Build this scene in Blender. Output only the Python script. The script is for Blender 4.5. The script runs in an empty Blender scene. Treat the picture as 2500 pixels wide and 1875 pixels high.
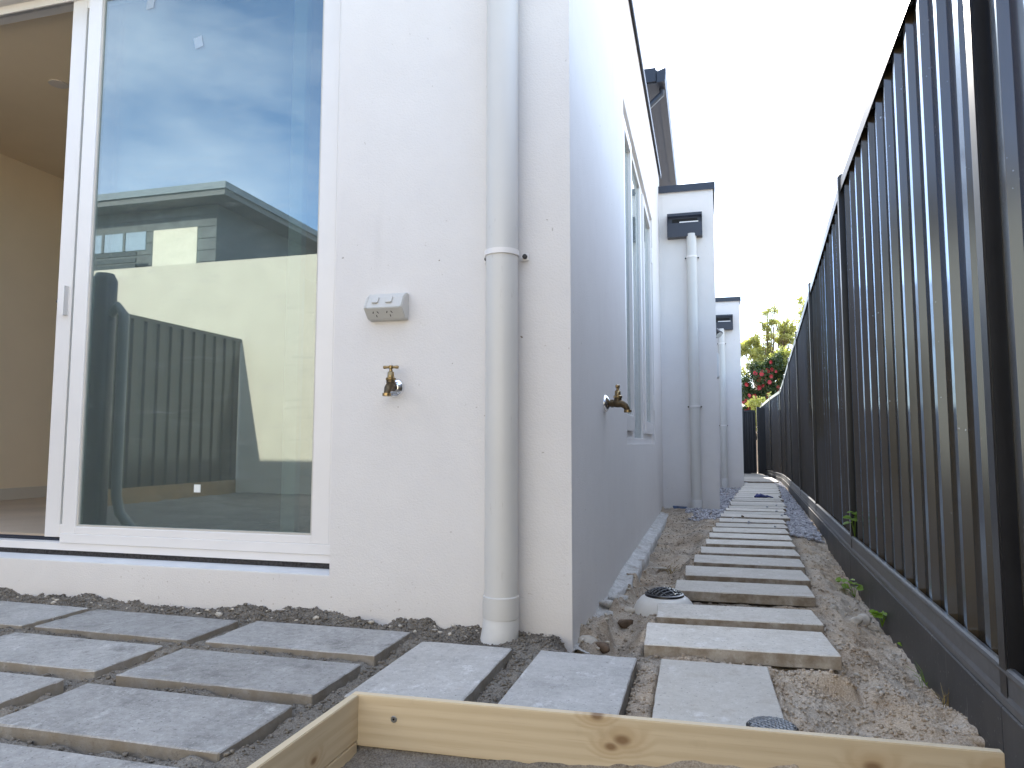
import bpy, bmesh, math, random
import numpy as np
from mathutils import Vector, Matrix

rnd = random.Random(7)
rng = np.random.default_rng(11)
sc = bpy.context.scene
col = sc.collection
PI = math.pi

# ------------------------------------------------------------------ camera
cam_d = bpy.data.cameras.new('camera')
cam = bpy.data.objects.new('camera', cam_d)
col.objects.link(cam)
sc.camera = cam
cam_d.sensor_fit = 'HORIZONTAL'
cam_d.sensor_width = 36.0
cam_d.lens = 36.0 * 1738.59 / 2500.0
cam_d.clip_start = 0.02
cam_d.clip_end = 3000.0
YAW, PIT, ROL = 0.263737519, 0.0833815757, 0.00141474967
fw = Vector((-math.sin(YAW) * math.cos(PIT), math.cos(YAW) * math.cos(PIT), math.sin(PIT)))
rt = Vector((math.cos(YAW), math.sin(YAW), 0.0))
up = rt.cross(fw)
r2 = rt * math.cos(ROL) + up * math.sin(ROL)
u2 = -rt * math.sin(ROL) + up * math.cos(ROL)
m = Matrix((r2, u2, -fw)).transposed().to_4x4()
m.translation = Vector((0.0, 0.0, 0.62))
cam.matrix_world = m

# ------------------------------------------------------------------ sun and sky
FILL_VEIL = 0.38
SUN_EL, SUN_AZ = math.radians(31.0), math.radians(7.0)      # azimuth to the left of +Y
sun_dir = Vector((-math.sin(SUN_AZ) * math.cos(SUN_EL), math.cos(SUN_AZ) * math.cos(SUN_EL), math.sin(SUN_EL)))
sd = bpy.data.lights.new('sun', 'SUN')
sd.energy = 3.6
sd.angle = math.radians(0.5)
sd.color = (1.0, 0.93, 0.83)
so = bpy.data.objects.new('sun', sd)
so.rotation_euler = sun_dir.to_track_quat('Z', 'Y').to_euler()
so.location = (-4, 30, 18)
col.objects.link(so)

world = bpy.data.worlds.new('World')
sc.world = world
world.use_nodes = True
wn = world.node_tree
wn.nodes.clear()
def N(t, typ, **kw):
    n = t.nodes.new(typ)
    for k, v in kw.items():
        setattr(n, k, v)
    return n
sky = N(wn, 'ShaderNodeTexSky', sky_type='NISHITA', sun_disc=False)
sky.sun_elevation = SUN_EL
sky.sun_rotation = -SUN_AZ
sky.altitude = 50
sky.air_density = 1.0
sky.dust_density = 0.35
sky.ozone_density = 3.0
tc = N(wn, 'ShaderNodeTexCoord')
mp = N(wn, 'ShaderNodeMapping')
mp.inputs['Scale'].default_value = (1.0, 1.0, 2.6)
mp.inputs['Location'].default_value = (3.3, 1.7, 0.4)
nz = N(wn, 'ShaderNodeTexNoise')
nz.inputs['Scale'].default_value = 2.1
nz.inputs['Detail'].default_value = 7
nz.inputs['Roughness'].default_value = 0.58
rp = N(wn, 'ShaderNodeValToRGB')
rp.color_ramp.elements[0].position = 0.48
rp.color_ramp.elements[1].position = 0.72
mx = N(wn, 'ShaderNodeMix', data_type='RGBA')
mul = N(wn, 'ShaderNodeMath', operation='MULTIPLY')
mul.inputs[1].default_value = 0.36
mx.inputs['B'].default_value = (9.0, 9.0, 9.2, 1)
bg = N(wn, 'ShaderNodeBackground')
bg.inputs['Strength'].default_value = 0.15
wo = N(wn, 'ShaderNodeOutputWorld')
L = wn.links.new
L(tc.outputs['Generated'], mp.inputs['Vector'])
L(mp.outputs['Vector'], nz.inputs['Vector'])
L(nz.outputs['Fac'], rp.inputs['Fac'])
L(rp.outputs['Color'], mul.inputs[0])
L(mul.outputs[0], mx.inputs['Factor'])
# bright veil added overhead and to the right, to light the side wall
dt = N(wn, 'ShaderNodeVectorMath', operation='DOT_PRODUCT')
dt.inputs[1].default_value = Vector((0.50, 0.36, 0.79)).normalized()
L(tc.outputs['Generated'], dt.inputs[0])
vr = N(wn, 'ShaderNodeMapRange', interpolation_type='SMOOTHSTEP')
vr.inputs['From Min'].default_value = 0.10
vr.inputs['From Max'].default_value = 0.95
vr.inputs['To Max'].default_value = FILL_VEIL
L(dt.outputs['Value'], vr.inputs['Value'])
mv = N(wn, 'ShaderNodeMix', data_type='RGBA')
mv.inputs['B'].default_value = (8.2, 9.2, 11.0, 1)
L(vr.outputs['Result'], mv.inputs['Factor'])
L(sky.outputs['Color'], mv.inputs['A'])
L(mv.outputs['Result'], mx.inputs['A'])
L(mx.outputs['Result'], bg.inputs['Color'])
L(bg.outputs['Background'], wo.inputs['Surface'])

vs = sc.view_settings
vs.view_transform = 'Standard'
vs.look = 'None'
vs.gamma = 1.0
vs.use_curve_mapping = False
vs.exposure = 1.62
sc.cycles.use_denoising = True
sc.cycles.max_bounces = 10
sc.cycles.diffuse_bounces = 5
sc.cycles.transparent_max_bounces = 16
sc.cycles.sample_clamp_indirect = 8.0

# ------------------------------------------------------------------ materials
def new_mat(name):
    mt = bpy.data.materials.new(name)
    mt.use_nodes = True
    t = mt.node_tree
    p = t.nodes['Principled BSDF']
    return mt, t, p
def coord(t, scale=(1, 1, 1), kind='Object'):
    c = N(t, 'ShaderNodeTexCoord')
    mpp = N(t, 'ShaderNodeMapping')
    mpp.inputs['Scale'].default_value = scale
    t.links.new(c.outputs[kind], mpp.inputs['Vector'])
    return mpp.outputs['Vector']
def wcoord(t, scale=(1, 1, 1)):
    c = N(t, 'ShaderNodeNewGeometry')
    mpp = N(t, 'ShaderNodeMapping')
    mpp.inputs['Scale'].default_value = scale
    t.links.new(c.outputs['Position'], mpp.inputs['Vector'])
    return mpp.outputs['Vector']
def noise(t, vec, scale, detail=4, rough=0.55):
    n = N(t, 'ShaderNodeTexNoise')
    n.inputs['Scale'].default_value = scale
    n.inputs['Detail'].default_value = detail
    n.inputs['Roughness'].default_value = rough
    t.links.new(vec, n.inputs['Vector'])
    return n.outputs['Fac']
def ramp(t, fac, a, b, ca=(0, 0, 0, 1), cb=(1, 1, 1, 1)):
    r = N(t, 'ShaderNodeValToRGB')
    r.color_ramp.elements[0].position = a
    r.color_ramp.elements[1].position = b
    r.color_ramp.elements[0].color = ca
    r.color_ramp.elements[1].color = cb
    t.links.new(fac, r.inputs['Fac'])
    return r.outputs['Color']
def mixc(t, fac, a, b, mode='MIX'):
    mm = N(t, 'ShaderNodeMix', data_type='RGBA', blend_type=mode)
    for sock, v in (('Factor', fac), ('A', a), ('B', b)):
        if isinstance(v, (int, float)):
            mm.inputs[sock].default_value = v
        elif isinstance(v, tuple):
            mm.inputs[sock].default_value = v
        else:
            t.links.new(v, mm.inputs[sock])
    return mm.outputs['Result']
def bump(t, p, h, strength=0.3, dist=0.002, prev=None):
    b = N(t, 'ShaderNodeBump')
    b.inputs['Strength'].default_value = strength
    b.inputs['Distance'].default_value = dist
    t.links.new(h, b.inputs['Height'])
    if prev is not None:
        t.links.new(prev, b.inputs['Normal'])
    t.links.new(b.outputs['Normal'], p.inputs['Normal'])
    return b.outputs['Normal']
def rgb(r, g, b):
    return (r, g, b, 1)
def simple(name, c, rough=0.5, metal=0.0, var=0.06, scale=6, spec=0.5, bscale=0, bstr=0.1):
    mt, t, p = new_mat(name)
    v = wcoord(t)
    n1 = noise(t, v, scale, 5)
    c0 = tuple(x * (1 - var) for x in c[:3]) + (1,)
    c1 = tuple(min(1, x * (1 + var)) for x in c[:3]) + (1,)
    t.links.new(ramp(t, n1, 0.3, 0.7, c0, c1), p.inputs['Base Color'])
    p.inputs['Roughness'].default_value = rough
    p.inputs['Metallic'].default_value = metal
    p.inputs['Specular IOR Level'].default_value = spec
    if bscale:
        bump(t, p, noise(t, v, bscale, 3), bstr, 0.001)
    return mt

# rendered wall
def make_render():
    mt, t, p = new_mat('acrylic_render')
    v = wcoord(t)
    big = noise(t, v, 1.3, 4)
    mid = noise(t, v, 9.0, 4)
    base = ramp(t, big, 0.3, 0.7, rgb(0.745, 0.715, 0.695), rgb(0.775, 0.75, 0.73))
    base = mixc(t, 0.16, base, ramp(t, mid, 0.35, 0.65, rgb(0.70, 0.68, 0.66), rgb(0.80, 0.78, 0.76)))
    # dirt splashes: small brown flecks
    sp = noise(t, v, 55, 2, 0.4)
    spm = noise(t, v, 3.1, 2)
    f1 = ramp(t, sp, 0.735, 0.775)
    zz = N(t, 'ShaderNodeSeparateXYZ')
    t.links.new(v, zz.inputs[0])
    zr = N(t, 'ShaderNodeMapRange', interpolation_type='SMOOTHSTEP')
    zr.inputs['From Min'].default_value = 0.02; zr.inputs['From Max'].default_value = 0.30
    zr.inputs['To Min'].default_value = 1.0; zr.inputs['To Max'].default_value = 0.0
    t.links.new(zz.outputs['Z'], zr.inputs['Value'])
    spl = mixc(t, 1.0, ramp(t, noise(t, v, 75, 3, 0.5), 0.645, 0.70), ramp(t, noise(t, v, 6, 4, 0.6), 0.50, 0.66), 'MULTIPLY')
    spl = mixc(t, 1.0, spl, zr.outputs['Result'], 'MULTIPLY')
    base = mixc(t, mixc(t, 0.8, rgb(0, 0, 0), spl), base, rgb(0.40, 0.34, 0.28))
    drp = mixc(t, 1.0, ramp(t, noise(t, wcoord(t, (1, 1, 0.10)), 14, 3, 0.5), 0.62, 0.74), ramp(t, noise(t, v, 1.7, 3), 0.50, 0.66), 'MULTIPLY')
    base = mixc(t, mixc(t, 0.10, rgb(0, 0, 0), drp), base, rgb(0.40, 0.38, 0.35))
    f2 = ramp(t, spm, 0.52, 0.66)
    ff = mixc(t, 1.0, f1, f2, 'MULTIPLY')
    base = mixc(t, ff, base, rgb(0.30, 0.25, 0.20))
    t.links.new(base, p.inputs['Base Color'])
    p.inputs['Roughness'].default_value = 0.85
    p.inputs['Specular IOR Level'].default_value = 0.25
    g = noise(t, v, 165, 3, 0.6)
    b1 = bump(t, p, g, 0.55, 0.003)
    bump(t, p, noise(t, v, 4.0, 4), 0.3, 0.010, b1)
    return mt
M = {}
M['render'] = make_render()
M['white_frame'] = simple('white_powdercoat', (0.80, 0.775, 0.755), 0.32, 0, 0.02)
M['pvc'] = simple('beige_grey_pvc', (0.63, 0.62, 0.59), 0.32, 0, 0.03, 3)
M['pvc_white'] = simple('white_pvc', (0.72, 0.72, 0.71), 0.35, 0, 0.05, 14)
M['dark_metal'] = simple('dark_blue_grey_steel', (0.022, 0.027, 0.042), 0.4, 0, 0.1)
M['black_plastic'] = simple('black_plastic', (0.012, 0.012, 0.014), 0.3, 0, 0.1)
M['black_void'] = simple('dark_cavity', (0.01, 0.01, 0.01), 0.8)
M['outlet'] = simple('grey_outlet_plastic', (0.57, 0.56, 0.53), 0.38, 0, 0.02)
M['brass_dark'] = simple('aged_brass', (0.115, 0.085, 0.05), 0.45, 0.85, 0.35, 60)
M['brass'] = simple('brass', (0.34, 0.25, 0.13), 0.34, 1.0, 0.2, 70)
M['chrome'] = simple('chrome', (0.85, 0.85, 0.86), 0.05, 1.0, 0.0)
M['white_box'] = simple('pale_grey_box', (0.62, 0.62, 0.61), 0.4)
M['screw'] = simple('zinc_screw', (0.35, 0.36, 0.37), 0.4, 0.9, 0.2, 200)
M['room'] = simple('room_paint', (0.84, 0.70, 0.51), 0.8, 0, 0.03, 2)
M['floor_tile'] = simple('timber_floor', (0.55, 0.45, 0.35), 0.45, 0, 0.12, 3)
M['skirting'] = simple('skirting_paint', (0.62, 0.56, 0.47), 0.5, 0, 0.02)
M['sealant'] = simple('black_sealant', (0.035, 0.033, 0.035), 0.8, 0, 0.8, 90)
M['ledge'] = simple('smooth_white_sill', (0.75, 0.75, 0.75), 0.6, 0, 0.05, 10)
M['eave'] = simple('eave_lining', (0.07, 0.08, 0.105), 0.6)
M['gate_metal'] = simple('gate_steel', (0.03, 0.03, 0.034), 0.45)
M['blue_rag'] = simple('blue_nitrile', (0.02, 0.03, 0.16), 0.45, 0, 0.5, 40)
M['membrane'] = simple('blue_grey_membrane', (0.06, 0.09, 0.17), 0.45, 0, 0.6, 30)
M['bark'] = simple('bark', (0.16, 0.12, 0.08), 0.9, 0, 0.3, 20)
M['pole'] = simple('weathered_pole', (0.42, 0.33, 0.27), 0.8, 0, 0.1, 8)

def make_fence_mat():
    """dark bronze sheet under a glossy blue-black clear finish"""
    mt = bpy.data.materials.new('fence_steel')
    mt.use_nodes = True
    t = mt.node_tree
    p = t.nodes['Principled BSDF']
    out = t.nodes['Material Output']
    v = wcoord(t)
    n1 = noise(t, v, 4, 3)
    base = ramp(t, n1, 0.3, 0.7, rgb(0.062, 0.044, 0.025), rgb(0.076, 0.055, 0.032))
    sp = noise(t, v, 70, 2, 0.4)
    msk = noise(t, v, 4.0, 2)
    ff = mixc(t, 1.0, ramp(t, sp, 0.735, 0.765), ramp(t, msk, 0.52, 0.64), 'MULTIPLY')
    base = mixc(t, ff, base, rgb(0.38, 0.36, 0.33))
    t.links.new(base, p.inputs['Base Color'])
    p.inputs['Roughness'].default_value = 0.8
    p.inputs['Specular IOR Level'].default_value = 0.0
    nb = bump(t, p, noise(t, wcoord(t, (1, 1, 0.25)), 7, 2), 0.05, 0.01)
    gl = N(t, 'ShaderNodeBsdfGlossy')
    gl.inputs['Color'].default_value = (0.64, 0.80, 1.0, 1)
    gl.inputs['Roughness'].default_value = 0.17
    lw = N(t, 'ShaderNodeLayerWeight')
    lw.inputs['Blend'].default_value = 0.5
    pw = N(t, 'ShaderNodeMath', operation='POWER')
    pw.inputs[1].default_value = 5.0
    t.links.new(lw.outputs['Facing'], pw.inputs[0])
    fr = N(t, 'ShaderNodeMath', operation='MULTIPLY_ADD')
    fr.inputs[1].default_value = 0.86
    fr.inputs[2].default_value = 0.10
    t.links.new(pw.outputs[0], fr.inputs[0])
    t.links.new(nb, gl.inputs['Normal'])
    t.links.new(nb, lw.inputs['Normal'])
    ms = N(t, 'ShaderNodeMixShader')
    t.links.new(fr.outputs[0], ms.inputs[0])
    t.links.new(p.outputs[0], ms.inputs[1])
    t.links.new(gl.outputs[0], ms.inputs[2])
    t.links.new(ms.outputs[0], out.inputs['Surface'])
    return mt
M['fence'] = make_fence_mat()
M['post'] = simple('black_post', (0.022, 0.021, 0.022), 0.28, 0, 0.15, 9)
M['rail'] = simple('grey_rail', (0.105, 0.105, 0.108), 0.33, 0, 0.18, 30)

def make_plinth_mat():
    mt, t, p = new_mat('plinth_board')
    v = wcoord(t)
    base = ramp(t, noise(t, v, 5, 5), 0.3, 0.7, rgb(0.038, 0.038, 0.039), rgb(0.060, 0.059, 0.059))
    drip = noise(t, wcoord(t, (1, 1, 0.16)), 26, 3, 0.5)
    fine = noise(t, v, 90, 3, 0.6)
    base = mixc(t, ramp(t, drip, 0.655, 0.74), base, rgb(0.22, 0.21, 0.20))
    base = mixc(t, ramp(t, fine, 0.65, 0.74), base, rgb(0.25, 0.24, 0.23))
    dust = noise(t, wcoord(t, (1, 1, 0.5)), 2.3, 4)
    base = mixc(t, mixc(t, 0.75, rgb(0, 0, 0), ramp(t, dust, 0.48, 0.75)), base, rgb(0.13, 0.12, 0.11))
    t.links.new(base, p.inputs['Base Color'])
    p.inputs['Roughness'].default_value = 0.5
    bump(t, p, noise(t, wcoord(t, (1, 1, 0.1)), 60, 3), 0.15, 0.002)
    return mt
M['plinth'] = make_plinth_mat()

def make_concrete(name, c0, c1, stain, pale, side=None):
    mt, t, p = new_mat(name)
    v = wcoord(t)
    oi = N(t, 'ShaderNodeObjectInfo')
    base = ramp(t, noise(t, v, 5.5, 7, 0.68), 0.36, 0.64, c0, c1)
    base = mixc(t, 0.5, base, ramp(t, noise(t, v, 42, 6, 0.75), 0.38, 0.62, c0, c1))
    st = noise(t, v, 6.1, 7, 0.72)
    base = mixc(t, mixc(t, 0.75, rgb(0, 0, 0), ramp(t, st, 0.55, 0.68)), base, stain)
    pl = noise(t, wcoord(t, (1.5, 1.0, 1)), 9, 8, 0.78)
    base = mixc(t, mixc(t, 0.75, rgb(0, 0, 0), ramp(t, pl, 0.56, 0.68)), base, pale)
    rust = noise(t, v, 8.7, 4, 0.6)
    base = mixc(t, mixc(t, 0.45, rgb(0, 0, 0), ramp(t, rust, 0.68, 0.75)), base, rgb(0.36, 0.26, 0.17))
    pit = noise(t, v, 105, 3, 0.6)
    base = mixc(t, mixc(t, 0.8, rgb(0, 0, 0), ramp(t, pit, 0.62, 0.70)), base, tuple(x * 0.42 for x in c0[:3]) + (1,))
    spk = noise(t, v, 150, 2, 0.5)
    base = mixc(t, mixc(t, 0.5, rgb(0, 0, 0), ramp(t, spk, 0.64, 0.70)), base, pale)
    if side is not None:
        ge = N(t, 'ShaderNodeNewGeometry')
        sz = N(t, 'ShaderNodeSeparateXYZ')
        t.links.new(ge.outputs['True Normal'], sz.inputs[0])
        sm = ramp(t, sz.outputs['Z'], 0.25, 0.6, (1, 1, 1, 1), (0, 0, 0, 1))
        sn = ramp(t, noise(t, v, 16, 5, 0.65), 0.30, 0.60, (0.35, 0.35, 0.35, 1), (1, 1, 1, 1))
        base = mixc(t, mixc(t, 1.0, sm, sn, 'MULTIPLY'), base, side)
    hs = N(t, 'ShaderNodeHueSaturation')
    mr = N(t, 'ShaderNodeMapRange')
    mr.inputs['To Min'].default_value = 0.83
    mr.inputs['To Max'].default_value = 1.12
    t.links.new(oi.outputs['Random'], mr.inputs['Value'])
    t.links.new(mr.outputs['Result'], hs.inputs['Value'])
    t.links.new(base, hs.inputs['Color'])
    t.links.new(hs.outputs['Color'], p.inputs['Base Color'])
    p.inputs['Roughness'].default_value = 0.72
    p.inputs['Specular IOR Level'].default_value = 0.4
    b1 = bump(t, p, noise(t, v, 130, 4, 0.7), 0.6, 0.0025)
    bump(t, p, noise(t, v, 16, 5, 0.6), 0.3, 0.004, b1)
    return mt
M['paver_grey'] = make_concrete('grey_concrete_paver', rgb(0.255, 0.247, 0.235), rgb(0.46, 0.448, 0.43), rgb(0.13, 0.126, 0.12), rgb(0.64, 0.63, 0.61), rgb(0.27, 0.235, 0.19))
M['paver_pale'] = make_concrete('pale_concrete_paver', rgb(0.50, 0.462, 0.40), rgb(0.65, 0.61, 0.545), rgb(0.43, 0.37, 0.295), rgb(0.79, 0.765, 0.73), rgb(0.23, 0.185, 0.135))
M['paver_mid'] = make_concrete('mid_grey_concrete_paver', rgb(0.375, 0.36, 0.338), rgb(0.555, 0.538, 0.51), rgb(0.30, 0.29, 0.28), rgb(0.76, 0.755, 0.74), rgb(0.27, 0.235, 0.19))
M['footing'] = make_concrete('rough_concrete', rgb(0.36, 0.345, 0.32), rgb(0.64, 0.63, 0.61), rgb(0.27, 0.21, 0.15), rgb(0.76, 0.76, 0.75))

def make_soil(name):
    mt, t, p = new_mat(name)
    v = wcoord(t)
    sx = N(t, 'ShaderNodeSeparateXYZ')
    t.links.new(v, sx.inputs[0])
    def mrange(sock, a, b):
        q = N(t, 'ShaderNodeMapRange', interpolation_type='SMOOTHSTEP')
        q.inputs['From Min'].default_value = a; q.inputs['From Max'].default_value = b
        t.links.new(sock, q.inputs['Value'])
        return q.outputs['Result']
    def math2(op, a, b):
        q = N(t, 'ShaderNodeMath', operation=op)
        for i, z in enumerate((a, b)):
            if isinstance(z, (int, float)): q.inputs[i].default_value = z
            else: t.links.new(z, q.inputs[i])
        return q.outputs[0]
    # yellow building sand in the side path, dark gritty bedding round the patio pavers
    wob = math2('MULTIPLY', math2('SUBTRACT', noise(t, v, 7, 4), 0.5), 0.5)
    fx = mrange(math2('ADD', sx.outputs['X'], wob), -0.42, 0.10)
    fy = mrange(sx.outputs['Y'], 2.30, 2.55)
    fr = mrange(sx.outputs['Y'], 1.55, 1.66)
    sandy = math2('MULTIPLY', math2('MAXIMUM', fx, math2('MULTIPLY', fy, mrange(sx.outputs['X'], -0.5, -0.40))), fr)
    pl = math2('ADD', math2('SUBTRACT', sx.outputs['X'], math2('MULTIPLY', sx.outputs['Y'], 0.077)), 0.377)
    onp = math2('MULTIPLY', mrange(pl, -0.03, 0.02), math2('SUBTRACT', 1.0, mrange(pl, 0.54, 0.60)))
    lft = math2('SUBTRACT', 1.0, mrange(pl, -0.06, 0.02))
    damp_shade = math2('MULTIPLY', mrange(sx.outputs['Y'], 2.3, 2.5), math2('MAXIMUM', math2('MULTIPLY', onp, 0.75), math2('MULTIPLY', lft, 0.6)))  # darker left soil and wet gaps; gap shade is put into the colour too
    patch = ramp(t, noise(t, v, 5.0, 5, 0.6), 0.40, 0.62)
    sandy = math2('MULTIPLY', sandy, math2('SUBTRACT', 1.0, math2('MULTIPLY', damp_shade, math2('ADD', math2('MULTIPLY', patch, 0.7), 0.45))))
    n1 = noise(t, v, 2.6, 6, 0.65)
    sand = ramp(t, n1, 0.36, 0.64, rgb(0.40, 0.28, 0.175), rgb(0.70, 0.555, 0.40))
    sand = mixc(t, mixc(t, 0.8, rgb(0, 0, 0), ramp(t, noise(t, v, 4.3, 6, 0.65), 0.42, 0.60)), sand, rgb(0.68, 0.62, 0.54))
    grit = ramp(t, n1, 0.36, 0.64, rgb(0.125, 0.104, 0.080), rgb(0.25, 0.215, 0.172))
    grit = mixc(t, mixc(t, 0.7, rgb(0, 0, 0), ramp(t, noise(t, v, 5.3, 6, 0.65), 0.52, 0.66)), grit, rgb(0.33, 0.30, 0.255))
    base = mixc(t, sandy, grit, sand)
    grain = noise(t, v, 240, 3, 0.6)
    hi = mixc(t, sandy, rgb(0.36, 0.34, 0.31), rgb(0.74, 0.65, 0.53))
    lo = mixc(t, sandy, rgb(0.05, 0.045, 0.04), rgb(0.20, 0.145, 0.095))
    gm = mixc(t, ramp(t, grain, 0.32, 0.70), lo, hi)
    base = mixc(t, 0.5, base, gm)
    t.links.new(base, p.inputs['Base Color'])
    p.inputs['Roughness'].default_value = 0.95
    p.inputs['Specular IOR Level'].default_value = 0.15
    b1 = bump(t, p, noise(t, v, 260, 4, 0.7), 0.8, 0.003)
    bump(t, p, noise(t, v, 60, 5, 0.65), 0.6, 0.007, b1)
    return mt
M['soil'] = make_soil('gritty_soil')
M['soil_grey'] = M['soil']
M['clod'] = M['soil']
M['rock_pale'] = simple('pale_rubble', (0.50, 0.46, 0.40), 0.9, 0, 0.25, 35, 0.2, 120, 0.6)
M['rock_brown'] = simple('brown_rock', (0.13, 0.092, 0.065), 0.9, 0, 0.4, 30, 0.2, 120, 0.6)

def make_gravel_mat():
    mt, t, p = new_mat('blue_grey_gravel')
    v = wcoord(t)
    vo = N(t, 'ShaderNodeTexVoronoi')
    vo.inputs['Scale'].default_value = 38
    t.links.new(v, vo.inputs['Vector'])
    sp = N(t, 'ShaderNodeSeparateColor')
    t.links.new(vo.outputs['Color'], sp.inputs['Color'])
    t.links.new(ramp(t, sp.outputs['Red'], 0.0, 1.0, rgb(0.27, 0.27, 0.30), rgb(0.58, 0.58, 0.62)), p.inputs['Base Color'])
    p.inputs['Roughness'].default_value = 0.8
    return mt
M['gravel'] = make_gravel_mat()

def make_timber(name, knots, tint=1.0):
    mt, t, p = new_mat(name)
    c = N(t, 'ShaderNodeTexCoord')
    vec = c.outputs['Object']
    disp = N(t, 'ShaderNodeMapping')
    disp.inputs['Scale'].default_value = (1.3, 22, 22)
    t.links.new(vec, disp.inputs['Vector'])
    # knots pull the grain
    pull = None
    kmask = None
    for (kx, kz, r) in knots:
        sub = N(t, 'ShaderNodeVectorMath', operation='SUBTRACT')
        t.links.new(vec, sub.inputs[0])
        sub.inputs[1].default_value = (kx, 0, kz)
        scl = N(t, 'ShaderNodeVectorMath', operation='MULTIPLY')
        scl.inputs[1].default_value = (0.62, 0.0, 1.0)
        t.links.new(sub.outputs[0], scl.inputs[0])
        ln = N(t, 'ShaderNodeVectorMath', operation='LENGTH')
        t.links.new(scl.outputs[0], ln.inputs[0])
        mr = N(t, 'ShaderNodeMapRange', interpolation_type='SMOOTHSTEP')
        mr.inputs['From Min'].default_value = r * 0.25
        mr.inputs['From Max'].default_value = r
        mr.inputs['To Min'].default_value = 1.0
        mr.inputs['To Max'].default_value = 0.0
        t.links.new(ln.outputs['Value'], mr.inputs['Value'])
        mr2 = N(t, 'ShaderNodeMapRange', interpolation_type='SMOOTHSTEP')
        mr2.inputs['From Min'].default_value = r * 0.3
        mr2.inputs['From Max'].default_value = r * 3.2
        mr2.inputs['To Min'].default_value = 1.0
        mr2.inputs['To Max'].default_value = 0.0
        t.links.new(ln.outputs['Value'], mr2.inputs['Value'])
        def mxm(a, b):
            q = N(t, 'ShaderNodeMath', operation='MAXIMUM')
            t.links.new(a, q.inputs[0]); t.links.new(b, q.inputs[1])
            return q.outputs[0]
        kmask = mr.outputs['Result'] if kmask is None else mxm(kmask, mr.outputs['Result'])
        pull = mr2.outputs['Result'] if pull is None else mxm(pull, mr2.outputs['Result'])
    g1 = noise(t, disp.outputs['Vector'], 2.2, 5, 0.6)
    wv = N(t, 'ShaderNodeTexWave', wave_type='BANDS', bands_direction='Z')
    wv.inputs['Scale'].default_value = 0.55
    wv.inputs['Distortion'].default_value = 3.0
    wv.inputs['Detail'].default_value = 3
    wv.inputs['Detail Scale'].default_value = 0.6
    add = N(t, 'ShaderNodeVectorMath', operation='ADD')
    t.links.new(disp.outputs['Vector'], add.inputs[0])
    if pull is not None:
        pm = N(t, 'ShaderNodeMath', operation='MULTIPLY')
        pm.inputs[1].default_value = 1.3
        t.links.new(pull, pm.inputs[0])
        t.links.new(pm.outputs[0], add.inputs[1])
    t.links.new(add.outputs[0], wv.inputs['Vector'])
    a = tuple(x * tint for x in (0.68, 0.565, 0.39)) + (1,)
    b = tuple(x * tint for x in (0.59, 0.47, 0.305)) + (1,)
    base = ramp(t, wv.outputs['Fac'], 0.15, 0.9, a, b)
    base = mixc(t, 0.4, base, ramp(t, g1, 0.3, 0.7, a, b))
    fine = N(t, 'ShaderNodeMapping')
    fine.inputs['Scale'].default_value = (4, 160, 160)
    t.links.new(vec, fine.inputs['Vector'])
    gf = noise(t, fine.outputs['Vector'], 1.5, 4, 0.6)
    base = mixc(t, mixc(t, 0.45, rgb(0, 0, 0), ramp(t, gf, 0.56, 0.75)), base, rgb(0.47, 0.34, 0.20))
    # grubby handling marks
    dirt = noise(t, vec, 9, 5, 0.65)
    base = mixc(t, mixc(t, 0.4, rgb(0, 0, 0), ramp(t, dirt, 0.6, 0.78)), base, rgb(0.42, 0.33, 0.22))
    if pull is not None:
        pp = N(t, 'ShaderNodeMath', operation='MULTIPLY')
        pp.inputs[1].default_value = 0.42
        t.links.new(pull, pp.inputs[0])
        base = mixc(t, pp.outputs[0], base, rgb(0.44, 0.28, 0.13))
        base = mixc(t, mixc(t, 0.75, rgb(0, 0, 0), kmask), base, rgb(0.17, 0.085, 0.035))
    t.links.new(base, p.inputs['Base Color'])
    p.inputs['Roughness'].default_value = 0.6
    p.inputs['Specular IOR Level'].default_value = 0.3
    bump(t, p, gf, 0.2, 0.0008)
    return mt

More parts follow.
